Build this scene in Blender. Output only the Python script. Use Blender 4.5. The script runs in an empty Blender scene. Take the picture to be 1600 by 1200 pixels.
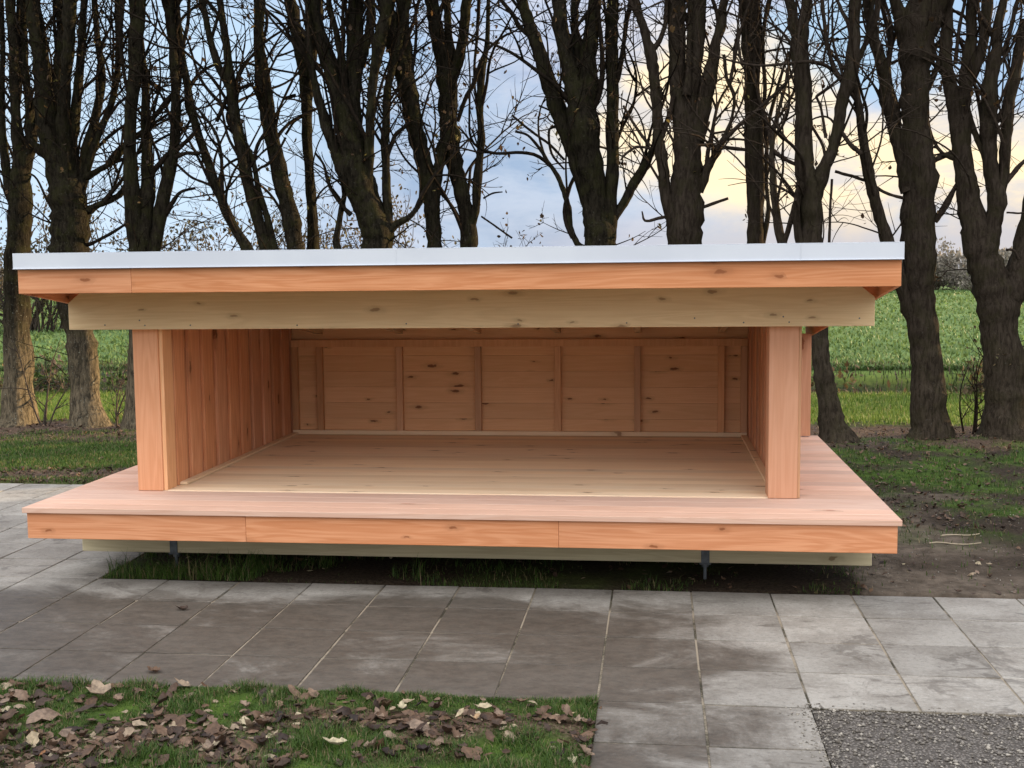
import bpy, math, random
import numpy as np
from mathutils import Matrix, Vector
R=math.radians
scn=bpy.context.scene
col=scn.collection
rng=np.random.default_rng(11)
random.seed(11)
# ---------------------------------------------------------------- camera
CAM=Vector((-0.1816,-5.1886,1.6307)); YAW,PIT,ROL,FPX=0.1216,-0.0929,-0.0103,1839.57
r0=Vector((math.cos(YAW),math.sin(YAW),0)); fw=Vector((-math.sin(YAW)*math.cos(PIT),math.cos(YAW)*math.cos(PIT),math.sin(PIT)))
u0=r0.cross(fw)
rr=r0*math.cos(ROL)+u0*math.sin(ROL); uu=u0*math.cos(ROL)-r0*math.sin(ROL)
cam=bpy.data.cameras.new('camera'); co=bpy.data.objects.new('camera',cam); col.objects.link(co)
co.matrix_world=Matrix(((rr.x,uu.x,-fw.x,CAM.x),(rr.y,uu.y,-fw.y,CAM.y),(rr.z,uu.z,-fw.z,CAM.z),(0,0,0,1)))
cam.sensor_width=36; cam.sensor_fit='HORIZONTAL'; cam.lens=FPX/1600*36; cam.clip_end=3000; cam.clip_start=.05
scn.camera=co
scn.view_settings.view_transform='Standard'; scn.view_settings.look='None'; scn.view_settings.gamma=1
scn.view_settings.exposure=1.3; scn.view_settings.use_curve_mapping=False
# ---------------------------------------------------------------- node helper
class NT:
    def __init__(s,tree): s.t=tree; s.t.nodes.clear()
    def n(s,typ,ins=None,**kw):
        nd=s.t.nodes.new(typ)
        for k,v in kw.items(): setattr(nd,k,v)
        if ins:
            for k,v in ins.items(): s.set(nd.inputs[k],v)
        return nd
    def set(s,inp,v):
        if isinstance(v,bpy.types.NodeSocket): s.t.links.new(v,inp)
        elif isinstance(v,bpy.types.Node): s.t.links.new(v.outputs[0],inp)
        else:
            try: inp.default_value=v
            except Exception:
                inp.default_value=(*v,1) if len(v)==3 else v
    def m(s,op,a,b=0.,c=0.,clamp=False):
        nd=s.n('ShaderNodeMath',operation=op,use_clamp=clamp); s.set(nd.inputs[0],a); s.set(nd.inputs[1],b); s.set(nd.inputs[2],c); return nd.outputs[0]
    def vm(s,op,a,b=(0,0,0)):
        nd=s.n('ShaderNodeVectorMath',operation=op); s.set(nd.inputs[0],a); s.set(nd.inputs[1],b); return nd.outputs['Value'] if op in('DOT_PRODUCT','LENGTH','DISTANCE') else nd.outputs[0]
    def mix(s,f,a,b,bt='MIX'):
        nd=s.n('ShaderNodeMix',data_type='RGBA',blend_type=bt); s.set(nd.inputs[0],f); s.set(nd.inputs[6],a); s.set(nd.inputs[7],b); return nd.outputs[2]
    def noise(s,vec,scale,det=4,rough=.55,dist=0.):
        nd=s.n('ShaderNodeTexNoise',{'Vector':vec,'Scale':scale,'Detail':det,'Roughness':rough,'Distortion':dist}); return nd.outputs[0]
    def ss(s,x,a,b,lo=0.,hi=1.):
        nd=s.n('ShaderNodeMapRange',{'Value':x,'From Min':a,'From Max':b,'To Min':lo,'To Max':hi},interpolation_type='SMOOTHSTEP'); return nd.outputs[0]
    def ramp(s,f,stops):
        nd=s.n('ShaderNodeValToRGB',{'Fac':f}); e=nd.color_ramp.elements
        while len(e)<len(stops): e.new(.5)
        for i,(p,c) in enumerate(stops): e[i].position=p; e[i].color=(*c,1)
        return nd.outputs[0]
    def mul(s,v,sc): return s.vm('MULTIPLY',v,sc)
# ---------------------------------------------------------------- world and sun
SUN_AZ,SUN_EL=62.,6.5
w=bpy.data.worlds.new('World'); scn.world=w; w.use_nodes=True
N=NT(w.node_tree)
D=N.n('ShaderNodeTexCoord').outputs['Generated']
sky=N.n('ShaderNodeTexSky',sky_type='NISHITA',sun_disc=False,sun_elevation=R(SUN_EL),sun_rotation=R(SUN_AZ),air_density=1.2,dust_density=1.5)
sx=N.n('ShaderNodeSeparateXYZ',{0:D})
el=sx.outputs[2]
warp=N.n('ShaderNodeTexNoise',{'Vector':N.mul(D,(1,1,1.6)),'Scale':9.,'Detail':6,'Roughness':.6}).outputs['Color']
Dw=N.vm('ADD',D,N.mul(N.vm('SUBTRACT',warp,(.5,.5,.5)),(.14,.14,.11)))
def blob(az,elv,rad,soft):
    a,e=R(az),R(elv); c=(math.sin(a)*math.cos(e),math.cos(a)*math.cos(e),math.sin(e))
    d=N.vm('LENGTH',N.mul(N.vm('SUBTRACT',Dw,c),(1,1,1.5)))
    return N.ss(d,rad,rad*soft,0.,1.)
clear=N.mix(.9,N.mix(1.,sky.outputs[0],(.05,.05,.05),'MULTIPLY'),N.mix(N.ss(el,0.,.5),(.50,.68,.90),(.26,.45,.80)))
n1=N.noise(N.mul(D,(1,1,2.4)),3.2,8,.6,.3)
n2=N.noise(N.mul(D,(1,1,3.)),9.,6,.62,.2)
cloud=N.mix(N.ss(n2,.35,.65),(.46,.53,.70),(.68,.71,.82))
c=N.mix(N.ss(n1,.42,.62),clear,cloud)
left=blob(-27,6,.34,.3); c=N.mix(N.m('MULTIPLY',left,.75),c,(.62,.80,.97))
grey=blob(-9,5,.20,.3); c=N.mix(N.m('MULTIPLY',grey,.7),c,N.mix(N.ss(n2,.35,.65),(.29,.39,.56),(.56,.61,.72)))
c=N.mix(N.m('MULTIPLY',blob(9,10.5,.10,.4),.85),c,(.42,.62,.82))
for a,e,rd,s_ in ((1.6,7.5,.135,.4),(5.2,5.5,.10,.4),(13.5,5.,.10,.4),(9.5,4.,.08,.4),(17.,4.,.10,.35)):
    c=N.mix(N.m('MULTIPLY',blob(a,e,rd,s_),.9),c,N.mix(N.ss(n2,.38,.58),(.78,.72,.66),(1.20,.96,.60)))
low=N.m('MULTIPLY',N.ss(el,.075,.02),N.ss(sx.outputs[0],-.25,.12)); c=N.mix(N.m('MULTIPLY',low,.8),c,(.62,.57,.57))
# sky brightness added behind and above the camera to light the shelter front
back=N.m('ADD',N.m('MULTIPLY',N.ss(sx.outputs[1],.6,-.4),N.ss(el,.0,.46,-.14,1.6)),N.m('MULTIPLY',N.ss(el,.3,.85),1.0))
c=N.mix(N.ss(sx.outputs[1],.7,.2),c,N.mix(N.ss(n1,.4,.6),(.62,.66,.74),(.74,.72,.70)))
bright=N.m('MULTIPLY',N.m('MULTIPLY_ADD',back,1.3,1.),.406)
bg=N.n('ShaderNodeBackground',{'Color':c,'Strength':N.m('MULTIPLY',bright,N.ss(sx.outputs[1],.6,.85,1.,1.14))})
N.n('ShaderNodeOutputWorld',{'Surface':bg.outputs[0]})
su=bpy.data.lights.new('sun','SUN'); su.energy=5.0; su.angle=R(.6); su.color=(1.,.72,.40)
so=bpy.data.objects.new('sun',su); col.objects.link(so)
sd=Vector((math.sin(R(SUN_AZ))*math.cos(R(SUN_EL)),math.cos(R(SUN_AZ))*math.cos(R(SUN_EL)),math.sin(R(SUN_EL))))
so.rotation_euler=sd.to_track_quat('Z','Y').to_euler(); so.location=sd*40
# ---------------------------------------------------------------- mesh helpers
def tag(o,label=None,cat=None,group=None,kind=None):
    if label: o['label']=label
    if cat: o['category']=cat
    if group: o['group']=group
    if kind: o['kind']=kind
    return o
def empty(name,loc,label,cat,group=None):
    o=bpy.data.objects.new(name,None); col.objects.link(o); o.location=loc; o.empty_display_size=.2
    bpy.context.view_layer.update()
    return tag(o,label,cat,group)
def link(name,me,mat,parent=None,smooth=False):
    o=bpy.data.objects.new(name,me); col.objects.link(o)
    if mat: 
        for m_ in (mat if isinstance(mat,(list,tuple)) else [mat]): me.materials.append(m_)
    if parent:
        o.parent=parent; o.matrix_parent_inverse=Matrix.Translation(parent.matrix_world.translation).inverted()
    if smooth: me.polygons.foreach_set('use_smooth',[True]*len(me.polygons))
    return o
def mesh_np(name,V,F,attr=None,mat=None,parent=None,smooth=False):
    """V (n,3), F (m,k) one polygon size; attr (n,3) stored as 'bd'"""
    me=bpy.data.meshes.new(name); V=np.asarray(V,np.float32); F=np.asarray(F,np.int32)
    me.vertices.add(len(V)); me.vertices.foreach_set('co',V.ravel())
    k=F.shape[1]; me.loops.add(F.size); me.loops.foreach_set('vertex_index',F.ravel())
    me.polygons.add(len(F)); me.polygons.foreach_set('loop_start',np.arange(0,F.size,k,dtype=np.int32))
    me.update(calc_edges=True); me.validate()
    if attr is not None:
        a=me.attributes.new('bd','FLOAT_COLOR','POINT'); A=np.ones((len(V),4),np.float32); A[:,:3]=attr; a.data.foreach_set('color',A.ravel())
    return link(name,me,mat,parent,smooth)
class MB:
    def __init__(s): s.v=[];s.f=[];s.a=[]
    def hexa(s,p,tone=None):
        """p: 8 points, bottom ring then top ring"""
        n=len(s.v); s.v+=[tuple(q) for q in p]
        s.f+=[(n,n+3,n+2,n+1),(n+4,n+5,n+6,n+7),(n,n+1,n+5,n+4),(n+1,n+2,n+6,n+5),(n+2,n+3,n+7,n+6),(n+3,n,n+4,n+7)]
        t=random.random() if tone is None else tone; b=random.random()*9; c=random.random()*9
        s.a+=[(t,b,c)]*8; return s
    def box(s,x0,x1,y0,y1,z0,z1,tone=None):
        return s.hexa([(x0,y0,z0),(x1,y0,z0),(x1,y1,z0),(x0,y1,z0),(x0,y0,z1),(x1,y0,z1),(x1,y1,z1),(x0,y1,z1)],tone)
    def slope(s,x0,x1,y0,y1,zf,th,tone=None):
        """box whose bottom follows z=zf(y)"""
        a,b=zf(y0),zf(y1)
        return s.hexa([(x0,y0,a),(x1,y0,a),(x1,y1,b),(x0,y1,b),(x0,y0,a+th),(x1,y0,a+th),(x1,y1,b+th),(x0,y1,b+th)],tone)
    def cyl(s,x,y,z0,z1,r,n=10,r2=None):
        b=len(s.v); r2=r if r2 is None else r2
        for z,q in ((z0,r),(z1,r2)):
            for i in range(n): s.v.append((x+q*math.cos(i*2*math.pi/n),y+q*math.sin(i*2*math.pi/n),z))
        for i in range(n): j=(i+1)%n; s.f.append((b+i,b+j,b+n+j,b+n+i))
        s.f.append(tuple(b+i for i in range(n))[::-1]); s.f.append(tuple(b+n+i for i in range(n)))
        s.a+=[(.5,1,1)]*(2*n); return s
    def build(s,name,mat,parent=None,bevel=.0025):
        me=bpy.data.meshes.new(name); me.from_pydata(s.v,[],s.f); me.update()
        a=me.attributes.new('bd','FLOAT_COLOR','POINT'); A=np.ones((len(s.v),4),np.float32); A[:,:3]=np.array(s.a); a.data.foreach_set('color',A.ravel())
        o=link(name,me,mat,parent)
        if bevel:
            b=o.modifiers.new('bevel','BEVEL'); b.width=bevel; b.segments=2; b.limit_method='ANGLE'; b.harden_normals=False
        return o
# ---------------------------------------------------------------- materials
def new_mat(name):
    m=bpy.data.materials.new(name); m.use_nodes=True; return m,NT(m.node_tree)
def finish(N,colr,rough=.7,bump=None,bd=.3,bdist=.01,spec=.3,metal=0.,trans=None):
    b=N.n('ShaderNodeBsdfPrincipled',{'Base Color':colr,'Roughness':rough,'Metallic':metal,'Specular IOR Level':spec})
    if bump is not None:
        bn=N.n('ShaderNodeBump',{'Height':bump,'Strength':bd,'Distance':bdist}); N.set(b.inputs['Normal'],bn.outputs[0])
    out=b.outputs[0]
    if trans:
        t=N.n('ShaderNodeBsdfTranslucent',{'Color':colr}); mx=N.n('ShaderNodeMixShader',{0:trans}); N.set(mx.inputs[1],b.outputs[0]); N.set(mx.inputs[2],t.outputs[0]); out=mx.outputs[0]
    N.n('ShaderNodeOutputMaterial',{'Surface':out}); return b
def wood(name,light,dark,axis,knots=.72,kcol=(.17,.06,.025),var=.22,rough=.62,grain=1.,kscale=1.,flat=1,sat=.04):
    m,N=new_mat(name)
    A=N.n('ShaderNodeAttribute',attribute_name='bd').outputs['Color']; s=N.n('ShaderNodeSeparateColor',{0:A})
    P=N.n('ShaderNodeTexCoord').outputs['Object']
    off=N.n('ShaderNodeCombineXYZ',{0:s.outputs[1],1:s.outputs[2],2:s.outputs[1]}).outputs[0]
    P=N.vm('ADD',P,N.mul(off,(3.1,3.7,2.3)))
    al=[14.]*3; al[axis]=.9; kn=[6.5*kscale]*3; kn[axis]=2.3*kscale; ax2=[i for i in range(3) if i!=flat]; fi=[110.]*3; fi[axis]=3.
    wv=N.noise(N.mul(P,tuple(al)),1.,3,.5,.9)
    rings=N.m('PINGPONG',N.m('MULTIPLY',wv,6.),.5)
    fine=N.noise(N.mul(P,tuple(fi)),1.,3,.6)
    g=N.m('ADD',N.m('MULTIPLY',N.ss(rings,0.,.5),.30),N.m('MULTIPLY',fine,.75))
    c=N.mix(N.ss(g,.15,.95),dark,light)
    c=N.mix(N.m('MULTIPLY',N.ss(N.noise(P,1.3,2),.4,.65),.25),c,tuple(x*.8 for x in dark))
    h=N.n('ShaderNodeHueSaturation',{'Color':c,'Saturation':N.ss(s.outputs[2],0,9,1-sat*2,1+sat),'Value':N.ss(s.outputs[0],0.,1.,1-var,1+var*.6)}).outputs[0]
    kp=N.vm('ADD',N.mul(P,tuple(kn)),N.mul(N.n('ShaderNodeTexNoise',{'Vector':P,'Scale':22.}).outputs['Color'],(.22,.22,.22)))
    ks=N.n('ShaderNodeSeparateXYZ',{0:kp}); kp=N.n('ShaderNodeCombineXYZ',{0:ks.outputs[ax2[0]],1:ks.outputs[ax2[1]]}).outputs[0]
    vo=N.n('ShaderNodeTexVoronoi',{'Vector':kp,'Scale':1.},feature='F1',voronoi_dimensions='2D'); cr=N.n('ShaderNodeSeparateColor',{0:vo.outputs['Color']})
    keep=N.m('GREATER_THAN',cr.outputs[0],knots)
    rad=N.m('MULTIPLY_ADD',cr.outputs[1],.085,.045)
    dd=N.m('DIVIDE',vo.outputs['Distance'],rad)
    k=N.m('MULTIPLY',N.ss(dd,1.,.55),keep); halo=N.m('MULTIPLY',N.m('MULTIPLY',N.ss(dd,2.8,.9),keep),.35)
    h=N.mix(halo,h,tuple(a*.55 for a in dark)); h=N.mix(N.m('MULTIPLY',k,.85),h,kcol)
    finish(N,h,N.ss(fine,.3,.7,rough-.08,rough+.12),N.m('ADD',g,N.m('MULTIPLY',k,-.5)),.25*grain,.002,spec=.25)
    return m
ORL,ORD=(.76,.352,.175),(.58,.222,.090)
M={}
M['orange_x']=wood('douglas_boards_long',ORL,ORD,0,.60,var=.02,sat=.012,kscale=1.5,kcol=(.26,.085,.03))
M['orange_y']=wood('douglas_boards_deep',ORL,ORD,1,.7,flat=0)
M['orange_z']=wood('douglas_boards_upright',(.77,.39,.22),(.67,.305,.15),2,.62,kcol=(.26,.09,.035),kscale=.8,var=.12)
M['inner_z']=wood('larch_cladding_inside',(.76,.39,.215),(.58,.255,.125),2,.7,var=.15,flat=0,sat=.03)
M['deck']=wood('larch_deck_planks',(.75,.52,.40),(.65,.40,.29),0,.86,flat=2,kcol=(.38,.18,.11),var=.14,rough=.7)
M['floor']=wood('pine_floor_boards',(.90,.71,.48),(.84,.61,.39),0,.72,flat=2,kcol=(.30,.16,.08),var=.10,kscale=1.3)
M['lining']=wood('pine_lining_boards',(.84,.50,.26),(.76,.42,.20),0,.5,kcol=(.14,.045,.02),var=.05,kscale=1.25)
M['stud']=wood('pine_studs',(.77,.45,.25),(.66,.35,.18),2,.9)
M['beam']=wood('pale_spruce_beam',(.84,.63,.36),(.73,.52,.28),0,.68,kcol=(.30,.19,.10),var=.16,kscale=1.7)
M['raft']=wood('pale_rafters',(.80,.62,.40),(.68,.48,.28),1,.85)
M['under']=wood('treated_timber',(.66,.58,.37),(.52,.44,.27),0,.85,kcol=(.2,.14,.07))
M['undery']=wood('treated_joists',(.50,.45,.30),(.38,.34,.2),1,.85,kcol=(.2,.14,.07))
def simple(name,c1,c2,scale,rough,metal=0.,bd=.2,spec=.4):
    m,N=new_mat(name); P=N.n('ShaderNodeTexCoord').outputs['Object']; n=N.noise(P,scale,5,.6)
    finish(N,N.mix(N.ss(n,.35,.65),c1,c2),rough,n,bd,.003,spec,metal); return m
M['trim']=simple('white_coated_steel',(.64,.67,.72),(.58,.61,.67),1.5,.35,.0,.03,.5)
M['roofing']=simple('grey_roof_sheet',(.35,.37,.40),(.28,.30,.33),3.,.4,.6)
M['steel']=simple('galvanised_steel',(.16,.18,.20),(.10,.11,.12),25.,.6,.5)
# ================================================================ the shelter
SH=empty('wooden_shelter',(-1.24,2.2,0),'low open-fronted shelter of fresh orange timber with a flat white-edged roof','shelter')
zu=lambda y:1.557-.128*(y-.55)           # underside of the roof edge boards

# roof
roof=MB().slope(-3.440,.961,.58,3.93,lambda y:zu(y)+.128,.018).build('roof',M['roofing'],SH,0)
MB().box(-3.453,.974,.528,.548,1.682,1.760).slope(-3.453,-3.442,.549,3.95,lambda y:zu(y)+.125,.078).slope(.963,.974,.549,3.95,lambda y:zu(y)+.125,.078).box(-3.453,.974,.5285,.600,1.7605,1.7635).box(-3.453,.974,.522,.5275,1.682,1.6855).box(-1.4525,-1.4475,.526,.5279,1.686,1.7600).box(.498,.503,.526,.5279,1.686,1.7600).build('metal_trim',M['trim'],roof,.0015)
MB().box(-3.441,-2.8305,.5495,.572,1.556,1.680).box(-2.8297,.967,.5495,.572,1.556,1.680).build('fascia_board',M['orange_x'],roof)
MB().slope(-3.441,-3.421,.574,3.93,zu,.122).build('side_fascia',M['orange_y'],roof)
MB().slope(.947,.967,.574,3.93,zu,.122).build('side_fascia',M['orange_y'],roof)
STX=[-2.68,-2.07,-1.48,-.89,-.31,.29]
for x in [-3.30,-2.98]+STX+[.72]:
    MB().slope(x-.0225,x+.0225,1.102,3.90,lambda y:zu(y)+.006,.095).build('rafter',M['raft'],roof)
cl=MB(); y=.60
while y<3.9:
    y2=min(y+.118,3.9); cl.slope(-3.418,.944,y,y2-.003,lambda q:zu(q)+.102,.020); y=y2
cl.build('ceiling_boards',M['lining'],roof,.001)
# front beam, posts
bm_=MB(); prof=[(-3.400,1.350),(.926,1.350),(.926,1.497),(.80,1.600),(-3.27,1.600),(-3.400,1.497)]
bm_.v=[(x,.98,z) for x,z in prof]+[(x,1.10,z) for x,z in prof]; bm_.a=[(.45,2.,4.)]*12
bm_.f=[(0,1,2,3,4,5),(11,10,9,8,7,6)]+[(k,k+6,(k+1)%6+6,(k+1)%6) for k in range(6)]
fb=bm_.build('front_beam',M['beam'],SH,.003)
for x,z in ((-3.19,1.375),(-2.70,1.372),(-2.10,1.369),(-1.50,1.374),(-.90,1.370),(-.33,1.372),(.02,1.395),(.27,1.371),(.47,1.40),(.50,1.372),(.85,1.39),(-2.99,1.40),(-2.96,1.372)):
    s_=MB(); n_=8; s_.v=[(x+.0042*math.cos(k*math.pi/4),.9785,z+.0042*math.sin(k*math.pi/4)) for k in range(n_)]+[(x+.0042*math.cos(k*math.pi/4),.9815,z+.0042*math.sin(k*math.pi/4)) for k in range(n_)]
    s_.f=[tuple(range(n_)),tuple(range(2*n_-1,n_-1,-1))]+[(k,k+n_,(k+1)%n_+n_,(k+1)%n_) for k in range(n_)]; s_.a=[(.5,1,1)]*16
    s_.build('screw_head',M['steel'],fb,0)
MB().box(-3.30,.83,3.46,3.52,1.05,1.185,.5).build('rear_beam',M['beam'],SH,.003)
for x0,x1 in ((-3.068,-2.920),(.408,.560)):
    MB().box(x0,x1,1.05,1.20,.441,1.349).build('post',M['orange_z'],SH,.004)
for x0,x1 in ((-2.9195,-2.897),(.5605,.574)):
    MB().box(x0,x1,1.058,1.185,.442,1.349).build('post_batten',M['stud'],SH,.002)
# side walls: upright boards, every other one standing proud
for sgn,xw in ((1,-2.895),(-1,.476)):
    a=MB(); y=1.20; k=0
    while y<3.40:
        y0,y1=y,min(y+.145,3.40)
        for (ya,yb,o) in ((y0,y1,0.),(y1-.012,min(y1+.085,3.40),-.021)):
            if yb-ya<.02: continue
            xa=xw+sgn*o; xb=xa-sgn*.02; lo,hi=min(xa,xb),max(xa,xb)
            za,zb=zu(ya)+.10,zu(yb)+.10
            a.hexa([(lo,ya,.446),(hi,ya,.446),(hi,yb,.446),(lo,yb,.446),(lo,ya,za),(hi,ya,za),(hi,yb,zb),(lo,yb,zb)])
        y+=.218
    wl=a.build('side_wall',M['inner_z'],SH,.0015)
    xo=xw-sgn*.085; o=MB(); y=1.20
    while y<3.44:
        yb=min(y+.12,3.44); lo,hi=min(xo,xo-sgn*.02),max(xo,xo-sgn*.02)
        o.hexa([(lo,y,.446),(hi,y,.446),(hi,yb-.003,.446),(lo,yb-.003,.446),(lo,y,zu(y)),(hi,y,zu(y)),(hi,yb-.003,zu(yb)),(lo,yb-.003,zu(yb))]); y=yb
    o.build('outer_cladding',M['orange_z'],wl,.0015)
    MB().box(min(xw,xw+sgn*.045)+.001,max(xw,xw+sgn*.045)-.001,1.22,3.355,.4465,.462).build('skirting',M['floor'],wl,.002)
# back wall
bw=MB(); z=.447
while z<1.29:
    z2=min(z+.118,1.29); bw.box(-2.915,.496,3.407,3.425,z,z2-.0008); z=z2
bw=bw.build('back_wall',M['lining'],SH,.0008)
for x in STX+[-2.872,.452]:
    MB().box(x-.0225,x+.0225,3.362,3.4065,.478,1.103).build('stud',M['stud'],bw,.002)
MB().box(-2.895,.475,3.360,3.4065,.447,.4775).build('bottom_rail',M['floor'],bw,.002)
MB().box(-2.895,.475,3.360,3.4065,1.1035,1.157).build('top_rail',M['stud'],bw,.002)
for x0,x1 in ((.58,.932),(-3.41,-3.01)):
    m_=MB(); x=x0
    while x<x1-.01:
        xb=min(x+.118,x1); m_.box(x,xb-.003,3.43,3.45,.447,1.186); x=xb
    m_.build('end_screen',M['orange_z'],bw,.002)
MB().box(-3.41,.932,3.455,3.459,.447,1.05).build('rear_cladding',M['orange_x'],bw,0)
# deck and floor
dk=MB(); ys=[.534,.664,.796,.928,1.058]
for a_,b_ in zip(ys[:-1],ys[1:]): dk.box(-3.474,.992,a_,b_-.006,.412,.440)
y=1.058
while y<3.50:
    yb=min(y+.131,3.52)
    dk.box(-3.474,-2.93,y,yb-.006,.412,.440); dk.box(.512,.992,y,yb-.006,.412,.440); y=yb
deck=dk.build('deck',M['deck'],SH,.002)
fl=MB(); y=1.060
while y<3.40:
    yb=min(y+.094,3.405); fl.box(-2.928,.510,y,yb-.0018,.416,.4445); y=yb
fl.build('floor',M['floor'],SH,.0012)
for x0,x1 in ((-3.456,-2.2678),(-2.267,-.6578),(-.657,.974)):
    MB().box(x0,x1,.550,.574,.274,.4115).build('deck_fascia',M['orange_x'],deck,.003)
for x0,x1 in ((-3.456,-3.434),(.952,.974)):
    MB().box(x0,x1,.576,3.50,.274,.4115).build('deck_fascia',M['orange_y'],deck,.003)
for x in (-3.2,-2.6,-2.0,-1.4,-.8,-.2,.4,.8):
    MB().box(x-.0225,x+.0225,.576,3.5,.276,.4110).build('joist',M['undery'],deck,0)
ub=[]
for y0 in (1.05,2.2,3.2):
    ub.append(MB().box(-3.416,.946,y0,y0+.095,.088,.2755,.6).build('bearer_beam',M['under'],SH,.004))
for y0,b_ in zip((1.05,2.2,3.2),ub):
    for x in (-2.872,-1.4,.084):
        if x!=-1.4 or y0>1.1:
            MB().box(x-.022,x+.022,y0-.006,y0-.001,.088,.268).box(x-.030,x+.030,y0-.006,y0+.101,.080,.087).box(x-.022,x+.022,y0+.096,y0+.101,.088,.268).build('strap',M['steel'],b_,.001)
            MB().cyl(x,y0+.03,-.12,.0795,.009,8).cyl(x,y0+.03,.060,.0795,.018,6).build('ground_screw',M['steel'],b_,0)
# ================================================================ ground
def sstep(a,b,x):
    t=np.clip((x-a)/(b-a),0,1); return t*t*(3-2*t)
def vnoise(x,y,s,seed=0):
    """smooth value noise in numpy, 0..1"""
    x=np.asarray(x,float)*s+31.7*seed; y=np.asarray(y,float)*s+17.3*seed
    xi=np.floor(x).astype(np.int64); yi=np.floor(y).astype(np.int64); fx=x-xi; fy=y-yi
    fx=fx*fx*(3-2*fx); fy=fy*fy*(3-2*fy)
    h=lambda a,b:(((a*374761393+b*668265263+seed*1442695)^((a*374761393+b*668265263)>>13))*1274126177%65536)/65536.
    return (h(xi,yi)*(1-fx)+h(xi+1,yi)*fx)*(1-fy)+(h(xi,yi+1)*(1-fx)+h(xi+1,yi+1)*fx)*fy
def fbm(x,y,s,seed=0,o=4):
    t=0;a=.5;n=0
    for i in range(o): t=t+a*vnoise(x,y,s*2**i,seed+i); n+=a; a*=.5
    return t/n
def paved(x,y):
    return ((y>-.8)&(y<.8))|((x<-3.2)&(y>=.8)&(y<3.6))|((x>-.4)&(x<.4)&(y<=-.8))
def height(x,y):
    x=np.asarray(x,float); y=np.asarray(y,float)
    h=.03*(fbm(x,y,1.3,3)-.5)+.02*(fbm(x,y,6,5)-.5)
    h=h*sstep(0,.25,np.abs(y-0)-.55)
    near=(y>-1.2)&(y<3.8); h=np.where(near,np.minimum(h,.004),h)
    h=np.where(paved(x,y),-.03,h)
    h=np.where((x>.4)&(y<=-.8)&(y>-8),-.02,h)
    h=h+.07*sstep(4.2,5.6,y)*sstep(8.2,7.,y)*(.4+fbm(x,y,1.7,9)*.8)
    h=h-.62*sstep(10.6,12.4,y)*sstep(15.,13.,y)
    h=h+.25*(fbm(x,y,.12,8)-.5)*sstep(15,25,y)
    return h
xs=np.concatenate([-9-np.geomspace(.1,400,46)[::-1],np.arange(-9,5.5,.05),5.5+np.geomspace(.1,400,46)])
ys_=np.concatenate([-3-np.geomspace(.1,60,16)[::-1],np.arange(-3,9.5,.05),np.arange(9.6,16,.2),16+np.geomspace(.1,900,60)])
X,Y=np.meshgrid(xs,ys_); Z=height(X,Y)
nx,ny=len(xs),len(ys_); idx=np.arange(nx*ny).reshape(ny,nx)
F=np.stack([idx[:-1,:-1].ravel(),idx[:-1,1:].ravel(),idx[1:,1:].ravel(),idx[1:,:-1].ravel()],1)
# zones: r = grass, g = leaf litter, b = bare trodden earth
def grassiness(x,y):
    n=fbm(x,y,1.1,21); n2=fbm(x,y,3.5,22)
    g=np.zeros_like(x)
    left=(x<-2.6)
    g=np.where((y>3.9)&(y<5.5),sstep(4.1,4.5,y+.5*(n2-.5))*sstep(5.9,5.2,y)*np.where(left,1.,.75),g)
    g=np.where(y>6.9,sstep(6.9,7.5,y+.6*(n2-.5)),g)
    rt=(x>.5)&(y>.8)&(y<6.2); g=np.where(rt,sstep(.33,.55,n*.5+n2*.5)*sstep(1.6,3.0,y)*.95,g)
    g=np.where((y>.8)&(y<3.9)&(x<=.5),.55*sstep(.4,.6,n),g)
    g=np.where((y<-.8),sstep(.38,.56,n2*.6+n*.4),g)
    g=np.where((y<-.8)&(y>-.98),np.maximum(g,.8),g)
    return g
GR=grassiness(X,Y)
LI=np.where(Y<-.8,1-GR*.8,0)+sstep(3.5,3.7,Y)*sstep(4.7,4.2,Y)*(X<-2.)+sstep(5.3,5.8,Y)*sstep(7.6,7.,Y)*(.6+.4*fbm(X,Y,2,30))
LI=np.clip(LI,0,1); BE=((X>.9)&(Y>.8)&(Y<3.6))*sstep(.35,.6,fbm(X,Y,.9,40))
m,N=new_mat('ground_soil_and_turf')
A=N.n('ShaderNodeAttribute',attribute_name='bd').outputs['Color']; s=N.n('ShaderNodeSeparateColor',{0:A})
P=N.n('ShaderNodeTexCoord').outputs['Object']; sy=N.n('ShaderNodeSeparateXYZ',{0:P})
f1=N.noise(P,9,6,.65); f2=N.noise(P,55,4,.7); f3=N.noise(P,1.1,3)
soil=N.mix(N.ss(f2,.3,.7),(.018,.013,.009),(.060,.044,.030))
bare=N.mix(N.ss(f1,.3,.7),(.075,.058,.042),(.165,.13,.098))
lit=N.ramp(f2,[(.3,(.025,.017,.012)),(.48,(.085,.055,.035)),(.6,(.16,.11,.08)),(.72,(.055,.035,.028))])
gr=N.mix(N.ss(f1,.3,.7),(.030,.055,.010),(.075,.12,.020))
far=N.mix(N.ss(N.noise(P,.7,5,.65),.35,.65),(.065,.115,.035),(.12,.18,.055))
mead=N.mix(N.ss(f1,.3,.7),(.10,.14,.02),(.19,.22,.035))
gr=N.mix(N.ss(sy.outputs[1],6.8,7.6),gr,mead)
ditch=N.mix(N.ss(f1,.35,.65),(.02,.022,.012),(.04,.05,.017))
c=N.mix(s.outputs[2],soil,bare); c=N.mix(s.outputs[1],c,lit); c=N.mix(s.outputs[0],c,gr)
dm=N.m('MULTIPLY',N.ss(sy.outputs[1],10.5,11.2),N.ss(sy.outputs[1],14.8,14.)); c=N.mix(dm,c,ditch)
c=N.mix(N.ss(sy.outputs[1],14.2,15.),c,far)
finish(N,c,.95,N.m('ADD',f1,N.m('MULTIPLY',f2,.6)),.7,.03,spec=.1)
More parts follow.
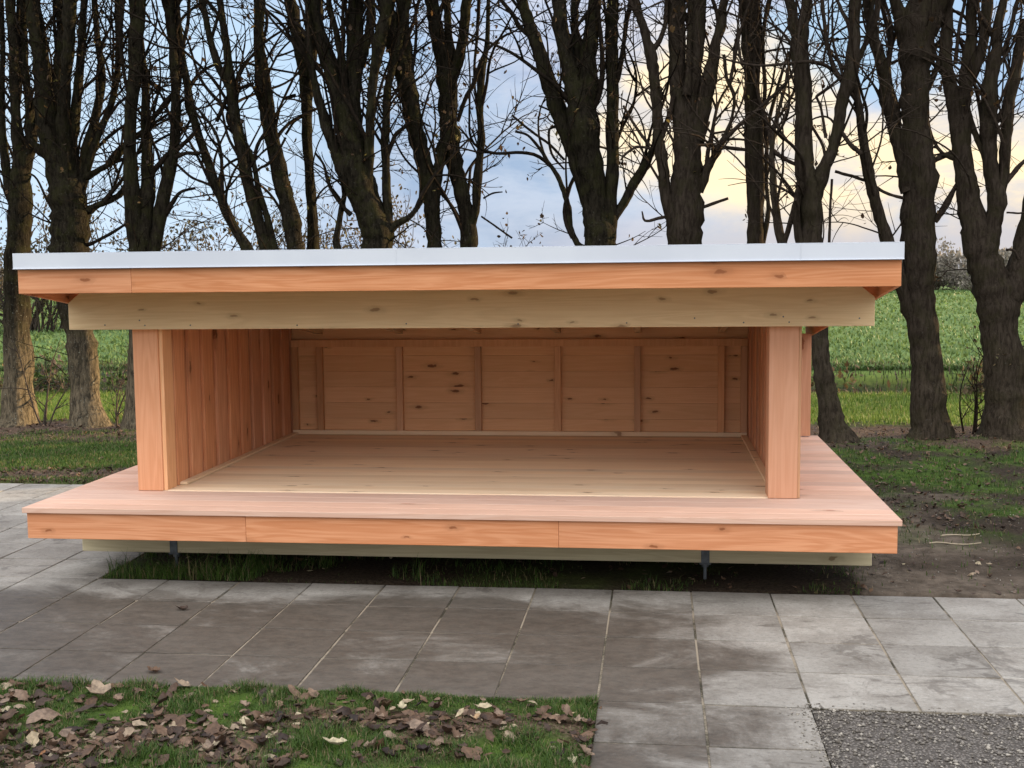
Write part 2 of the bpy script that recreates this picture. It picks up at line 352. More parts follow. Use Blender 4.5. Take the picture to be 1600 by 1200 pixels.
M['ground']=m
tag(mesh_np('ground',np.stack([X,Y,Z],-1).reshape(-1,3),F,np.stack([GR,LI,BE],-1).reshape(-1,3),m,smooth=True),kind='structure')
# ---- paving
m,N=new_mat('concrete_slabs')
A=N.n('ShaderNodeAttribute',attribute_name='bd').outputs['Color']; s=N.n('ShaderNodeSeparateColor',{0:A})
P=N.n('ShaderNodeTexCoord').outputs['Object']; sp=N.n('ShaderNodeSeparateXYZ',{0:P})
off=N.n('ShaderNodeCombineXYZ',{0:s.outputs[1],1:s.outputs[2],2:0.}).outputs[0]
Q=N.vm('ADD',P,N.mul(off,(2.,2.,0)))
a=N.noise(Q,3.,6,.65); b=N.noise(N.mul(Q,(1.,1.7,1)),11.,8,.78,.2); g=N.noise(P,420,2,.6); sc=N.noise(N.mul(P,(.6,2.2,1)),6.,7,.75,.8)
c=N.mix(N.ss(a,.35,.65),(.23,.206,.174),(.335,.309,.268))
c=N.mix(N.m('MULTIPLY',N.ss(b,.55,.72),.35),c,(.14,.13,.115))
c=N.mix(N.m('MULTIPLY',N.ss(g,.45,.7),.35),c,(.12,.11,.10)); g2=N.noise(P,48,6,.8); c=N.mix(N.m('MULTIPLY',N.ss(g2,.5,.66),.45),c,(.11,.10,.083)); c=N.mix(N.m('MULTIPLY',N.ss(g2,.46,.36),.4),c,(.40,.38,.35))
c=N.n('ShaderNodeHueSaturation',{'Color':c,'Value':N.ss(s.outputs[0],0,1,.86,1.12)}).outputs[0]
# damp, dirt-darkened patch left of centre: a stain with its own ragged outline
nz=N.noise(N.mul(P,(.8,1.2,1)),1.7,10,.74,.7)
dx=N.m('MULTIPLY',N.ss(sp.outputs[0],.9,-.5),N.ss(sp.outputs[1],.85,.3))
damp=N.ss(N.m('ADD',N.m('ADD',N.m('MULTIPLY',dx,.42),nz),N.m('MULTIPLY',s.outputs[0],.16)),.68,.98)
damp=N.m('MAXIMUM',damp,N.m('MULTIPLY',N.ss(sc,.54,.66),.7))
damp2=N.m('MULTIPLY',N.ss(N.noise(P,2.3,5,.75,1.),.56,.64),.55)
damp=N.m('MAXIMUM',damp,damp2)
c=N.mix(N.m('MULTIPLY',damp,.86),c,N.mix(N.ss(b,.35,.65),(.034,.025,.017),(.074,.057,.042)))
finish(N,c,N.m('MULTIPLY_ADD',damp,-.22,.85),N.m('ADD',N.m('MULTIPLY',g,.25),b),.3,.004,spec=.3)
M['slab']=m
def slabs(mb,c0,c1,r0_,r1_):
    for i in range(c0,c1):
        for j in range(r0_,r1_):
            x0,x1,y0,y1=i*.4+.0045,(i+1)*.4-.0045,j*.4+.0048,(j+1)*.4-.0048
            z=[random.uniform(-.0022,.0016) for _ in range(4)]; t=random.random(); jx=random.uniform(-.0015,.0015)
            mb.hexa([(x0+jx,y0,-.05),(x1+jx,y0,-.05),(x1+jx,y1,-.05),(x0+jx,y1,-.05),(x0+jx,y0,z[0]),(x1+jx,y0,z[1]),(x1+jx,y1,z[2]),(x0+jx,y1,z[3])],t)
pv=MB(); slabs(pv,-34,18,-2,2); slabs(pv,-34,-8,2,9); slabs(pv,-1,1,-14,-2)
tag(pv.build('paving',M['slab'],None,.003),kind='structure')
m,N=new_mat('joint_sand'); P=N.n('ShaderNodeTexCoord').outputs['Object']; n=N.noise(P,2.2,4,.6); n2=N.noise(P,120,3,.6)
finish(N,N.mix(N.ss(N.m('ADD',n,N.m('MULTIPLY',n2,.2)),.5,.66),(.045,.04,.025),(.27,.225,.165)),.95,n2,.5,.003)
js=MB().box(-13.6,7.2,-.797,.797,-.025,-.0045).box(-13.6,-3.203,.7975,3.597,-.0255,-.005).box(-.397,.397,-5.6,-.7975,-.0255,-.005)
tag(js.build('paving_joints',m,None,0),kind='structure')
# ---- gravelly surface at the lower right
m,N=new_mat('grey_gravel'); A=N.n('ShaderNodeAttribute',attribute_name='bd').outputs['Color']; s=N.n('ShaderNodeSeparateColor',{0:A})
finish(N,N.ramp(s.outputs[0],[(0,(.07,.058,.045)),(.35,(.17,.15,.125)),(.8,(.25,.225,.19)),(1,(.38,.34,.28))]),.85)
M['stone']=m
m,N=new_mat('gritty_bed'); P=N.n('ShaderNodeTexCoord').outputs['Object']; v=N.n('ShaderNodeTexVoronoi',{'Vector':P,'Scale':95.}); n=N.noise(P,30,4,.7)
finish(N,N.mix(N.ss(v.outputs['Distance'],.1,.6),N.mix(n,(.24,.21,.18),(.17,.15,.13)),(.07,.06,.05)),.9,v.outputs['Distance'],.8,.006)
tag(MB().box(.403,7.2,-6,-.803,-.03,-.008).build('gravel_ground',m,None,0),kind='structure')
def scatter_solid(name,pts,size,mat,kind='stuff',label=None,flat=.6):
    base=np.array([(1,0,0),(-1,0,0),(0,1,0),(0,-1,0),(0,0,1),(0,0,-1)],float); fc=np.array([(0,2,4),(2,1,4),(1,3,4),(3,0,4),(2,0,5),(1,2,5),(3,1,5),(0,3,5)])
    n=len(pts); a=rng.uniform(0,6.28,n); sc_=size[:,None]*rng.uniform(.6,1.25,(n,3)); sc_[:,2]*=flat
    V=base[None]*sc_[:,None,:]+rng.normal(0,.16,(n,6,3))*size[:,None,None]
    ca,sa=np.cos(a)[:,None],np.sin(a)[:,None]; V=np.stack([V[...,0]*ca-V[...,1]*sa,V[...,0]*sa+V[...,1]*ca,V[...,2]],-1)+pts[:,None,:]
    Fc=(fc[None]+np.arange(n)[:,None,None]*6).reshape(-1,3); at=np.repeat(rng.random((n,1)),6,0).repeat(3,1)
    o=mesh_np(name,V.reshape(-1,3),Fc,at,mat); return tag(o,label,None,None,kind)
n=8000; pts=np.stack([rng.uniform(.40,2.4,n),-.805-rng.random(n)**1.3*1.5,np.full(n,-.004)],1); sz=.002+.009*rng.random(n)**2.2
scatter_solid('gravel',pts,sz,M['stone'],label='grey gravel chippings at the lower right edge of the paving')
n=2600; x=np.concatenate([.44-np.abs(rng.normal(0,.06,500)),rng.uniform(.42,4.5,400),rng.uniform(.9,4.5,1700)]); y=np.concatenate([rng.uniform(-1.7,-.76,500),rng.normal(-.80,.022,400),rng.uniform(.82,4.2,1700)])
pts=np.stack([x,y,np.where(y>.8,height(x,y)+.003,.001)],1)
scatter_solid('loose_grit',pts,rng.uniform(.002,.007,n),M['stone'],label='loose stones and grit on the bare earth and slab edges')
# ---- grass blades
def blades(name,x,y,h,wd,mat,lean=.5,label=None,z=None,dry=None):
    n=len(x); z=height(x,y)-.004 if z is None else z
    a=rng.uniform(0,2*np.pi,n); l=rng.uniform(.15,1.,n)*lean; dirx,diry=np.cos(a),np.sin(a); px,py=-diry,dirx
    h=h*rng.uniform(.5,1.25,n); wd=wd*rng.uniform(.7,1.3,n)
    V=np.zeros((n,5,3)); 
    for k,(t,wf) in enumerate(((0,1.),(0,1.),(.55,.8),(.55,.8),(1,0))):
        sg=(-.5 if k%2==0 else .5)*wf
        V[:,k,0]=x+dirx*h*l*t*t+px*wd*sg; V[:,k,1]=y+diry*h*l*t*t+py*wd*sg; V[:,k,2]=z+h*t*(1-.35*l*t)
    b=np.arange(n)[:,None]*5
    Fc=np.concatenate([b+np.array([[0,1,3]]),b+np.array([[0,3,2]]),b+np.array([[2,3,4]])])
    tone=np.repeat(rng.random((n,1)),5,0); d=np.repeat((rng.random(n) if dry is None else dry)[:,None],5,0); tip=np.tile(np.array([0,0,.5,.5,1.]),n)[:,None]
    return tag(mesh_np(name,V.reshape(-1,3),Fc,np.hstack([tone,d,tip]),mat),label,None,None,'stuff')
def grass_mat(name,c1,c2,dryc,thr=.9,tr=.3):
    m,N=new_mat(name); A=N.n('ShaderNodeAttribute',attribute_name='bd').outputs['Color']; s=N.n('ShaderNodeSeparateColor',{0:A})
    c=N.mix(s.outputs[0],c1,c2); c=N.mix(N.m('GREATER_THAN',s.outputs[1],thr),c,dryc)
    finish(N,c,.6,spec=.25,trans=tr); return m
M['grass']=grass_mat('short_turf',(.028,.062,.012),(.085,.145,.025),(.22,.17,.09),.86)
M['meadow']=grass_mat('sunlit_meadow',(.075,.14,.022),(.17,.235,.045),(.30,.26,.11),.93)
M['rough']=grass_mat('shade_dark_ditch_grass',(.025,.04,.012),(.07,.10,.025),(.12,.085,.06),.7)  # blade colours darkened to put the ditch shade into the grass
M['crop']=grass_mat('green_crop',(.075,.125,.038),(.125,.185,.058),(.16,.24,.07),.96)
def pick(n,x0,x1,y0,y1,dens):
    x=rng.uniform(x0,x1,n); y=rng.uniform(y0,y1,n); k=rng.random(n)<dens(x,y); return x[k],y[k]
x,y=pick(125000,-3.6,-.40,-2.3,-.79,lambda x,y:.30+.70*grassiness(x,y)*sstep(.2,.55,vnoise(x,y,14,71)))
x2=rng.uniform(-3.6,-.42,9000); y2=-.86+.15*fbm(x2,x2*0,4.,55)-np.abs(rng.normal(0,.03,9000))
x3=-.40-np.abs(rng.normal(0,.03,1200)); y3=rng.uniform(-2.,-.8,1200)
blades('foreground_grass',np.concatenate([x,x2,x3]),np.concatenate([y,y2,y3]),.012+.052*vnoise(np.concatenate([x,x2,x3]),np.concatenate([y,y2,y3]),7.,75)**1.5,.0028,M['grass'],1.,'short green grass between fallen leaves in front of the paving')
x=rng.uniform(-3.19,.95,26000); y=.805+rng.random(26000)**1.6*1.1; k=rng.random(26000)<(.03+.95*sstep(.50,.60,fbm(x,y,3.2,61)))*np.where(x<-1.6,.9,.30); x,y=x[k],y[k]
blades('shelter_edge_grass',x,y,np.where(x<-1.4,.085,.04)*(.25+1.2*sstep(.45,.7,fbm(x,y,3.2,61)))*(.3+1.1*rng.random(len(x))**1.5),.0035,M['grass'],1.1,'tufts of dark grass on the soil under the front edge of the shelter')
x,y=pick(110000,-9,-2.5,3.62,6.3,lambda x,y:.05*(y>4)+.95*grassiness(x,y)+.30*(y>5.4)*sstep(.45,.6,vnoise(x,y,4.,76)))
xr,yr=pick(90000,.6,5.5,.85,6.6,lambda x,y:.03+.8*grassiness(x,y)*sstep(.25,.6,vnoise(x,y,9,72)))
xm,ym=pick(24000,-2.5,.6,4.,6.6,lambda x,y:.05+.9*grassiness(x,y))
blades('verge_grass',np.concatenate([x,xr,xm]),np.concatenate([y,yr,ym]),.042,.005,M['grass'],.8,'patchy green grass on the earth around the shelter and before the trees')
x,y=pick(90000,-13,8,7.0,11.2,lambda x,y:grassiness(x,y))
blades('meadow_grass',x,y,.075,.008,M['meadow'],.7,'yellow green grass strip lit by low sun behind the trees')
x,y=pick(42000,-19,11,10.9,15.6,lambda x,y:.5+.5*vnoise(x,y,.9,73))
blades('ditch_grass',x,y,.17*(.5+vnoise(x,y,.7,74)),.014,M['rough'],.7,'rank dark grass in the ditch between the verge and the field')
n=90000; t=rng.random(n); y=14.8+75*t**2.2; x=rng.uniform(-1,1,n)*(y*.55+10)-y*.25
blades('field_crop',x,y,.10+.0010*y,.020+.0013*y,M['crop'],1.1,'low leafy green crop covering the field behind the trees')
# ---- fallen leaves
def leaf_mesh(pts,size,yaw,tilt,curl,V0=None):
    tt=np.arange(14)/14*2*np.pi
    ox=.33*np.sin(tt)*(1+.25*np.cos(tt))*(1+.16*np.cos(7*tt)); oy=.5-.5*np.cos(tt)+.06*np.cos(7*tt)*np.abs(np.sin(tt)); oy[7]+=.14; oy[0]-=.10
    o3=np.stack([np.r_[0,0,ox],np.r_[.3,.7,oy]],1); n=len(pts); k=16; P=np.zeros((n,k,3)); jit=rng.normal(0,.022,(n,k,2))
    P[:,:,0]=(o3[None,:,0]*rng.uniform(.75,1.35,n)[:,None]+jit[...,0])*size[:,None]; P[:,:,1]=(o3[None,:,1]-.5+jit[...,1])*size[:,None]
    tw=rng.normal(0,.5,n)[:,None]
    P[:,:,2]=(np.abs(o3[None,:,0])*1.1*curl[:,None]+((o3[None,:,1]-.5)**2)*curl[:,None]*1.2+o3[None,:,0]*(o3[None,:,1]-.5)*tw)*size[:,None]*rng.choice([1,1,-1],n)[:,None]+rng.normal(0,.012,(n,k))*size[:,None]
    ct,st=np.cos(tilt)[:,None],np.sin(tilt)[:,None]; y_,z_=P[...,1]*ct-P[...,2]*st,P[...,1]*st+P[...,2]*ct
    cy,sy_=np.cos(yaw)[:,None],np.sin(yaw)[:,None]
    V=np.stack([P[...,0]*cy-y_*sy_,P[...,0]*sy_+y_*cy,z_],-1)
    V[...,2]-=np.minimum(V[...,2].min(1),0)[:,None]*.8
    V+=pts[:,None,:]
    f=[]
    for i in range(14):
        a,b=i+2,(i+1)%14+2
        f.append((0 if o3[a,1]+o3[b,1]<1. else 1,a,b))
    # close the strip along the midrib
    up=[i for i in range(14) if (o3[i+2,1]+o3[(i+1)%14+2,1])<1.]
    r1=max(i for i in up if i<7)+1; l1=min(i for i in up if i>=7)
    f+=[(0,r1+2,1),(0,1,l1+2)]
    f=np.array(f)
    return V.reshape(-1,3),(f[None]+np.arange(n)[:,None,None]*k).reshape(-1,3)
LK=16
m,N=new_mat('dry_fallen_leaves'); A=N.n('ShaderNodeAttribute',attribute_name='bd').outputs['Color']; s=N.n('ShaderNodeSeparateColor',{0:A})
P=N.n('ShaderNodeTexCoord').outputs['Object']; n=N.noise(P,60,4,.6)
c=N.ramp(s.outputs[0],[(0,(.022,.014,.011)),(.22,(.055,.033,.022)),(.46,(.115,.066,.038)),(.64,(.17,.105,.065)),(.79,(.24,.17,.12)),(.91,(.36,.28,.18)),(.96,(.48,.42,.27)),(1,(.30,.12,.035))])
n3=N.noise(P,17,5,.7); c=N.mix(N.m('MULTIPLY',N.ss(n3,.5,.66),.5),c,(.05,.032,.022)); c=N.n('ShaderNodeHueSaturation',{'Color':c,'Value':N.ss(n,.3,.7,.7,1.25)}).outputs[0]
finish(N,c,.6,n,.8,.004,spec=.3,trans=.15); M['leaf']=m
def litter(name,x,y,s0,s1,label,z0=None,tone=(0,1.),tl=.30):
    n=len(x); z=(height(x,y) if z0 is None else np.full(n,z0))+rng.uniform(.001,.012,n)
    V,Fc=leaf_mesh(np.stack([x,y,z],1),s0+(s1-s0)*rng.beta(1.1,2.2,n),rng.uniform(0,6.28,n),rng.normal(0,tl,n),rng.uniform(.02,1.,n)**2*1.3)
    t=np.clip(rng.beta(1.2,1.5,n)*(tone[1]-tone[0])+tone[0],0,1)
    at=np.repeat(np.stack([t,t,t],1),LK,0); return tag(mesh_np(name,V,Fc,at,M['leaf']),label,None,None,'stuff')
x,y=pick(11500,-3.6,-.33,-2.3,-.81,lambda x,y:(.06+.66*(1-grassiness(x,y)))*np.where(x<-1.6,1.,.6))
litter('leaf_litter',x,y,.014,.078,'brown and pale fallen leaves lying in the foreground grass')
x,y=pick(16000,-9.5,-2.2,3.62,7.4,lambda x,y:np.where(y<4.35,.9,np.where(y>5.5,.30,.05)))
xr,yr=pick(13000,.9,6,2.4,7.4,lambda x,y:np.where(y>5.4,.3,.16*(1+2*vnoise(x,y,1.3,88)**2)))
xm,ym=pick(3000,-2.2,.9,5.2,7.3,lambda x,y:.5)
litter('tree_row_litter',np.concatenate([x,xr,xm]),np.concatenate([y,yr,ym]),.018,.05,'brown leaf litter on the ground along the foot of the tree row',tone=(0,.75))
x,y=pick(420,-3.1,2.8,.82,2.,lambda x,y:.6)
litter('edge_litter',x,y,.02,.045,'small dry leaves on the soil at the edge of the paving',tone=(.1,1.))
def single_leaf(x,y,z,s,t,yaw,label):
    V,Fc=leaf_mesh(np.array([[x,y,z]]),np.array([s]),np.array([yaw]),np.array([.1]),np.array([.6]))
    return tag(mesh_np('fallen_leaf',V,Fc,np.full((LK,3),t),M['leaf']),label,'leaf','single fallen leaves')
single_leaf(-2.25,-.643,.003,.055,.45,1.3,'curled brown leaf alone on the damp slabs near the left foreground grass')
single_leaf(-2.50,.248,.003,.06,.2,1.5,'dark wet leaf flat on the slabs below the left end of the shelter')
single_leaf(-2.33,-.96,.02,.11,.83,.7,'large pale pinkish leaf standing out of the grass edge at lower left')
single_leaf(-2.42,-1.22,.02,.13,.74,2.9,'large upright reddish brown leaf among the litter at lower left')
single_leaf(-1.12,-1.0,.02,.05,.95,.3,'small cream leaf on the green grass right of centre foreground')
single_leaf(-.82,-.98,.02,.06,.93,1.7,'cream leaf nearest the right end of the foreground grass')
single_leaf(-1.28,-1.36,.02,.075,.94,1.6,'pale yellow leaf lying flat at the bottom centre of the grass')
single_leaf(-1.02,-1.17,.02,.09,.78,1.2,'long tan leaf with dark shadow under it on the right foreground grass')
m,N=new_mat('dry_straw'); finish(N,(.42,.35,.24),.8); M['straw']=m
TREES={
 'a':[
  [(-7.125,6.87,-0.05,0.2316),(-7.107,6.872,0.212,0.1681),(-7.103,6.878,0.773,0.1466),(-7.077,6.883,1.33,0.1391),(-7.036,6.889,1.883,0.1316),(-6.985,6.893,2.363,0.1242),(-6.97,6.896,2.683,0.1102),(-6.96,6.9,3.043,0.0687),(-6.993,6.905,3.584,0.0479),(-6.979,6.911,4.187,0.0477),(-6.99,6.915,4.587,0.0476)],
  [(-6.985,6.893,2.363,0.0759),(-7.106,6.917,2.674,0.0552),(-7.148,6.935,2.915,0.0483),(-7.181,6.972,3.396,0.0345),(-7.167,7.018,4.012,0.0276),(-7.176,7.065,4.628,0.0276)],
  [(-6.976,6.896,2.567,0.0758),(-6.895,6.928,2.909,0.0689),(-6.837,6.95,3.147,0.0619),(-6.881,6.985,3.525,0.0448),(-6.925,7.029,4.006,0.0379),(-6.932,7.073,4.486,0.0344),(-6.939,7.085,4.624,0.0344)],
  [(-6.983,6.928,2.911,0.0482),(-7.023,6.985,3.326,0.0345),(-7.006,7.052,3.81,0.0311),(-7.033,7.118,4.297,0.0312),(-7.027,7.164,4.644,0.0277)],
 ],
 'b':[
  [(-6.255,6.8,-0.05,0.2146),(-6.275,6.805,0.222,0.159),(-6.299,6.815,0.776,0.1517),(-6.33,6.822,1.121,0.1583),(-6.396,6.832,1.67,0.1785),(-6.393,6.838,1.943,0.1919),(-6.374,6.843,2.248,0.1984),(-6.406,6.849,2.554,0.1844),(-6.468,6.854,2.812,0.1501),(-6.545,6.859,3.063,0.1159),(-6.617,6.866,3.434,0.1089),(-6.644,6.874,3.837,0.0883),(-6.674,6.88,4.171,0.0814),(-6.73,6.888,4.572,0.0745)],
  [(-6.42,6.849,2.554,0.1025),(-6.48,6.904,2.965,0.0958),(-6.509,6.949,3.308,0.0754),(-6.533,7.011,3.789,0.0618),(-6.519,7.065,4.201,0.055),(-6.535,7.118,4.616,0.055)],
  [(-6.409,6.849,2.486,0.0888),(-6.373,6.788,2.884,0.0813),(-6.351,6.728,3.276,0.0672),(-6.272,6.658,3.724,0.0599),(-6.181,6.599,4.1,0.0627),(-6.139,6.54,4.472,0.0589)],
  [(-6.369,6.843,2.35,0.0888),(-6.341,6.839,2.754,0.0749),(-6.332,6.835,3.055,0.0679),(-6.261,6.831,3.453,0.0541),(-6.206,6.827,3.816,0.0438),(-6.168,6.823,4.143,0.037),(-6.119,6.819,4.533,0.0335)],
  [(-6.348,6.843,2.349,0.0888),(-6.29,6.886,2.656,0.0752),(-6.212,6.933,2.996,0.0581),(-6.12,6.984,3.37,0.0479),(-6.057,7.04,3.78,0.0411),(-6.123,7.096,4.194,0.0343),(-6.168,7.152,4.61,0.0309)],
  [(-6.308,6.849,2.484,0.0683),(-6.209,6.862,2.753,0.0477),(-6.095,6.876,3.054,0.0408),(-5.945,6.89,3.353,0.0339),(-5.839,6.906,3.685,0.0338),(-5.8,6.927,4.151,0.0371),(-5.806,6.946,4.55,0.0404)],
  [(-6.518,7.011,3.789,0.0274),(-6.583,7.062,4.203,0.0206),(-6.604,7.112,4.617,0.0172)],
  [(-6.277,6.843,2.314,0.0444),(-6.089,6.833,2.399,0.034),(-5.977,6.828,2.437,0.0306),(-5.88,6.823,2.475,0.0305),(-5.788,6.815,2.54,0.0305),(-5.706,6.8,2.658,0.027)],
  [(-6.248,6.862,2.687,0.0409),(-6.086,6.861,2.764,0.034),(-5.954,6.861,2.828,0.0306),(-5.828,6.86,2.926,0.0339),(-5.775,6.859,2.998,0.0305),(-5.678,6.858,3.109,0.0203)],
  [(-6.246,6.933,2.895,0.024),(-6.106,6.924,3.006,0.0205),(-5.937,6.913,3.142,0.0204),(-5.817,6.907,3.218,0.017),(-5.698,6.902,3.281,0.0135)],
  [(-6.291,6.838,1.968,0.024),(-6.182,6.838,1.994,0.0205),(-6.035,6.839,2.06,0.0171),(-5.904,6.84,2.126,0.017),(-5.772,6.841,2.205,0.0136)],
  [(-6.12,6.876,3.122,0.017),(-5.965,6.88,3.286,0.017),(-5.838,6.884,3.449,0.0169),(-5.708,6.886,3.546,0.0135)],
  [(-6.577,6.904,2.9,0.048),(-6.668,6.891,2.981,0.0616),(-6.786,6.877,3.07,0.0411),(-6.85,6.851,3.237,0.0273)],
  [(-6.103,6.658,3.589,0.0166),(-5.937,6.646,3.712,0.0166),(-5.795,6.629,3.9,0.0132),(-5.626,6.612,4.084,0.0131)],
 ],
 'c':[
  [(-5.554,6.6,-0.05,0.1963),(-5.516,6.586,0.791,0.1613),(-5.491,6.572,1.595,0.1534),(-5.523,6.566,1.926,0.0998),(-5.552,6.559,2.322,0.0928),(-5.561,6.55,2.844,0.066),(-5.521,6.541,3.361,0.0591),(-5.46,6.534,3.744,0.0654),(-5.428,6.527,4.125,0.0716),(-5.385,6.522,4.44,0.0779)],
  [(-5.48,6.566,1.793,0.0865),(-5.445,6.619,2.191,0.0799),(-5.424,6.663,2.523,0.0733),(-5.452,6.715,2.923,0.0567),(-5.466,6.775,3.391,0.0435),(-5.494,6.827,3.794,0.0402),(-5.564,6.879,4.199,0.0402),(-5.64,6.921,4.538,0.0369)],
  [(-5.418,6.572,1.66,0.0866),(-5.348,6.594,1.925,0.0666),(-5.277,6.628,2.321,0.0731),(-5.193,6.661,2.716,0.0697),(-5.129,6.689,3.045,0.0564),(-5.114,6.727,3.506,0.0497),(-5.133,6.76,3.902,0.0464),(-5.173,6.793,4.298,0.053),(-5.186,6.809,4.496,0.0564)],
  [(-5.438,6.663,2.523,0.03),(-5.351,6.642,2.717,0.0299),(-5.258,6.63,2.826,0.0298),(-5.175,6.621,2.908,0.0264)],
  [(-5.468,6.715,3.023,0.0267),(-5.385,6.738,3.266,0.03),(-5.287,6.748,3.383,0.03),(-5.19,6.759,3.5,0.0299),(-5.093,6.766,3.576,0.0199)],
  [(-5.091,6.621,2.939,0.0264),(-4.981,6.612,3.02,0.023),(-4.907,6.604,3.082,0.023),(-4.846,6.595,3.157,0.0164)],
  [(-5.094,6.621,2.874,0.0264),(-4.976,6.622,2.904,0.0198),(-4.887,6.622,2.902,0.0198),(-4.77,6.622,2.912,0.0132)],
  [(-5.295,6.628,2.222,0.0299),(-5.203,6.616,2.319,0.0299),(-5.139,6.605,2.416,0.0265),(-5.041,6.593,2.511,0.0165),(-4.886,6.589,2.547,0.0132)],
  [(-5.525,6.541,3.426,0.0197),(-5.557,6.5,3.677,0.0196),(-5.56,6.438,4.049,0.0227),(-5.488,6.377,4.411,0.0257)],
  [(-5.122,6.766,3.707,0.0299),(-5.063,6.796,3.971,0.0232),(-4.996,6.83,4.267,0.0199),(-4.991,6.856,4.5,0.0199)],
  [(-5.347,6.534,3.677,0.0163),(-5.255,6.522,3.8,0.0098),(-5.098,6.514,3.883,0.0097)],
  [(-5.096,6.621,2.808,0.0132),(-4.948,6.634,2.669,0.0132),(-4.801,6.64,2.602,0.0132),(-4.735,6.642,2.574,0.0132)],
 ],
 'd':[
  [(-3.891,6.5,-0.05,0.1981),(-3.903,6.52,0.529,0.1516),(-3.942,6.54,1.056,0.1381),(-3.988,6.558,1.515,0.1116),(-4.118,6.571,1.843,0.0722),(-4.246,6.587,2.269,0.0591),(-4.348,6.602,2.661,0.059),(-4.428,6.618,3.085,0.0589),(-4.482,6.633,3.474,0.0556),(-4.509,6.645,3.798,0.0425),(-4.55,6.657,4.121,0.0359),(-4.591,6.669,4.443,0.0326)],
  [(-3.992,6.558,1.384,0.0855),(-4.233,6.589,1.648,0.0593),(-4.351,6.618,1.893,0.0561),(-4.476,6.642,2.098,0.0496),(-4.617,6.677,2.391,0.0464),(-4.722,6.706,2.644,0.0465),(-4.829,6.737,2.912,0.0432),(-4.921,6.768,3.179,0.0433),(-4.986,6.795,3.414,0.0466),(-5.044,6.829,3.715,0.04),(-5.103,6.867,4.05,0.0367),(-5.156,6.92,4.52,0.0334)],
  [(-4.506,6.633,3.571,0.0458),(-4.584,6.622,3.732,0.0424),(-4.659,6.607,3.955,0.0391),(-4.699,6.592,4.176,0.0325),(-4.731,6.575,4.427,0.0292)],
  [(-3.894,6.54,1.056,0.0986),(-3.83,6.627,1.644,0.0922),(-3.891,6.684,2.039,0.0891),(-3.958,6.732,2.37,0.086),(-4.046,6.779,2.702,0.0862),(-4.134,6.831,3.069,0.0797),(-4.215,6.878,3.405,0.0732),(-4.269,6.921,3.707,0.06),(-4.296,6.976,4.11,0.0468),(-4.302,7.032,4.513,0.0435)],
  [(-4.027,6.779,2.636,0.0464),(-4.073,6.783,2.997,0.0331),(-4.117,6.788,3.389,0.0297),(-4.162,6.793,3.748,0.0297),(-4.208,6.797,4.072,0.0263),(-4.17,6.801,4.457,0.0197)],
  [(-3.924,6.558,1.384,0.0657),(-4.042,6.58,1.777,0.0526),(-4.119,6.602,2.17,0.0361),(-4.217,6.621,2.498,0.0295),(-4.275,6.637,2.792,0.0263),(-4.347,6.648,2.989,0.0197)],
  [(-4.679,6.633,3.48,0.0164),(-4.631,6.651,3.288,0.0003)],
  [(-4.66,6.651,3.224,0.023),(-4.568,6.678,3.419,0.023),(-4.502,6.691,3.516,0.0263),(-4.38,6.698,3.571,0.0197),(-4.272,6.703,3.608,0.0164)],
  [(-4.647,6.677,2.51,0.0099),(-4.746,6.697,2.841,0.0099),(-4.828,6.703,2.941,0.0133)],
  [(-4.272,6.602,2.692,0.0164),(-4.185,6.609,2.743,0.0131),(-4.105,6.616,2.787,0.0164),(-4.006,6.634,2.909,0.0131),(-3.934,6.653,3.045,0.0131)],
  [(-4.678,6.677,2.609,0.0166),(-4.611,6.695,2.759,0.0132),(-4.461,6.706,2.848,0.0132),(-4.338,6.704,2.832,0.0099)],
  [(-4.244,6.788,3.49,0.0198),(-4.138,6.784,3.552,0.0099),(-4.006,6.789,3.471,0.0099),(-3.855,6.788,3.492,0.0132)],
 ],
 'pole':[
  [(-3.898,7.3,-0.05,0.1056),(-3.888,7.291,0.738,0.0909),(-3.861,7.279,1.85,0.0658),(-3.861,7.273,2.33,0.0587),(-3.882,7.268,2.807,0.0516),(-3.891,7.263,3.213,0.0548),(-3.888,7.26,3.549,0.0649),(-3.894,7.257,3.817,0.0682),(-3.956,7.254,4.085,0.0715),(-3.996,7.251,4.352,0.0646),(-4.039,7.248,4.552,0.0577)],
  [(-3.887,7.26,3.583,0.0683),(-3.852,7.235,3.812,0.0783),(-3.791,7.199,4.136,0.0778),(-3.727,7.157,4.519,0.0739)],
  [(-4.126,7.263,3.151,0.0137),(-4.019,7.248,3.282,0.0137),(-3.902,7.241,3.345,0.0171)],
 ],
 'e':[
  [(-2.924,6.4,-0.05,0.2076),(-2.921,6.381,0.543,0.1677),(-2.915,6.359,1.189,0.1537),(-2.916,6.337,1.826,0.1527),(-2.928,6.328,2.078,0.1523),(-3.005,6.319,2.33,0.1457),(-3.082,6.311,2.55,0.1454),(-3.132,6.303,2.8,0.1451),(-3.176,6.294,3.048,0.1196),(-3.245,6.285,3.296,0.0879),(-3.314,6.276,3.544,0.0752),(-3.389,6.268,3.79,0.0626),(-3.449,6.258,4.065,0.0499),(-3.485,6.249,4.308,0.0436)],
  [(-2.98,6.328,2.079,0.0952),(-3.123,6.307,2.407,0.076),(-3.23,6.292,2.645,0.0695),(-3.328,6.273,2.926,0.063),(-3.409,6.259,3.143,0.0534),(-3.463,6.243,3.389,0.0439),(-3.51,6.227,3.634,0.0344),(-3.528,6.208,3.936,0.028),(-3.53,6.184,4.295,0.0279)],
  [(-3.115,6.303,2.706,0.1073),(-3.117,6.313,3.018,0.0882),(-3.132,6.324,3.33,0.0755),(-3.102,6.334,3.639,0.0691),(-3.084,6.344,3.947,0.0564),(-3.053,6.356,4.315,0.05)],
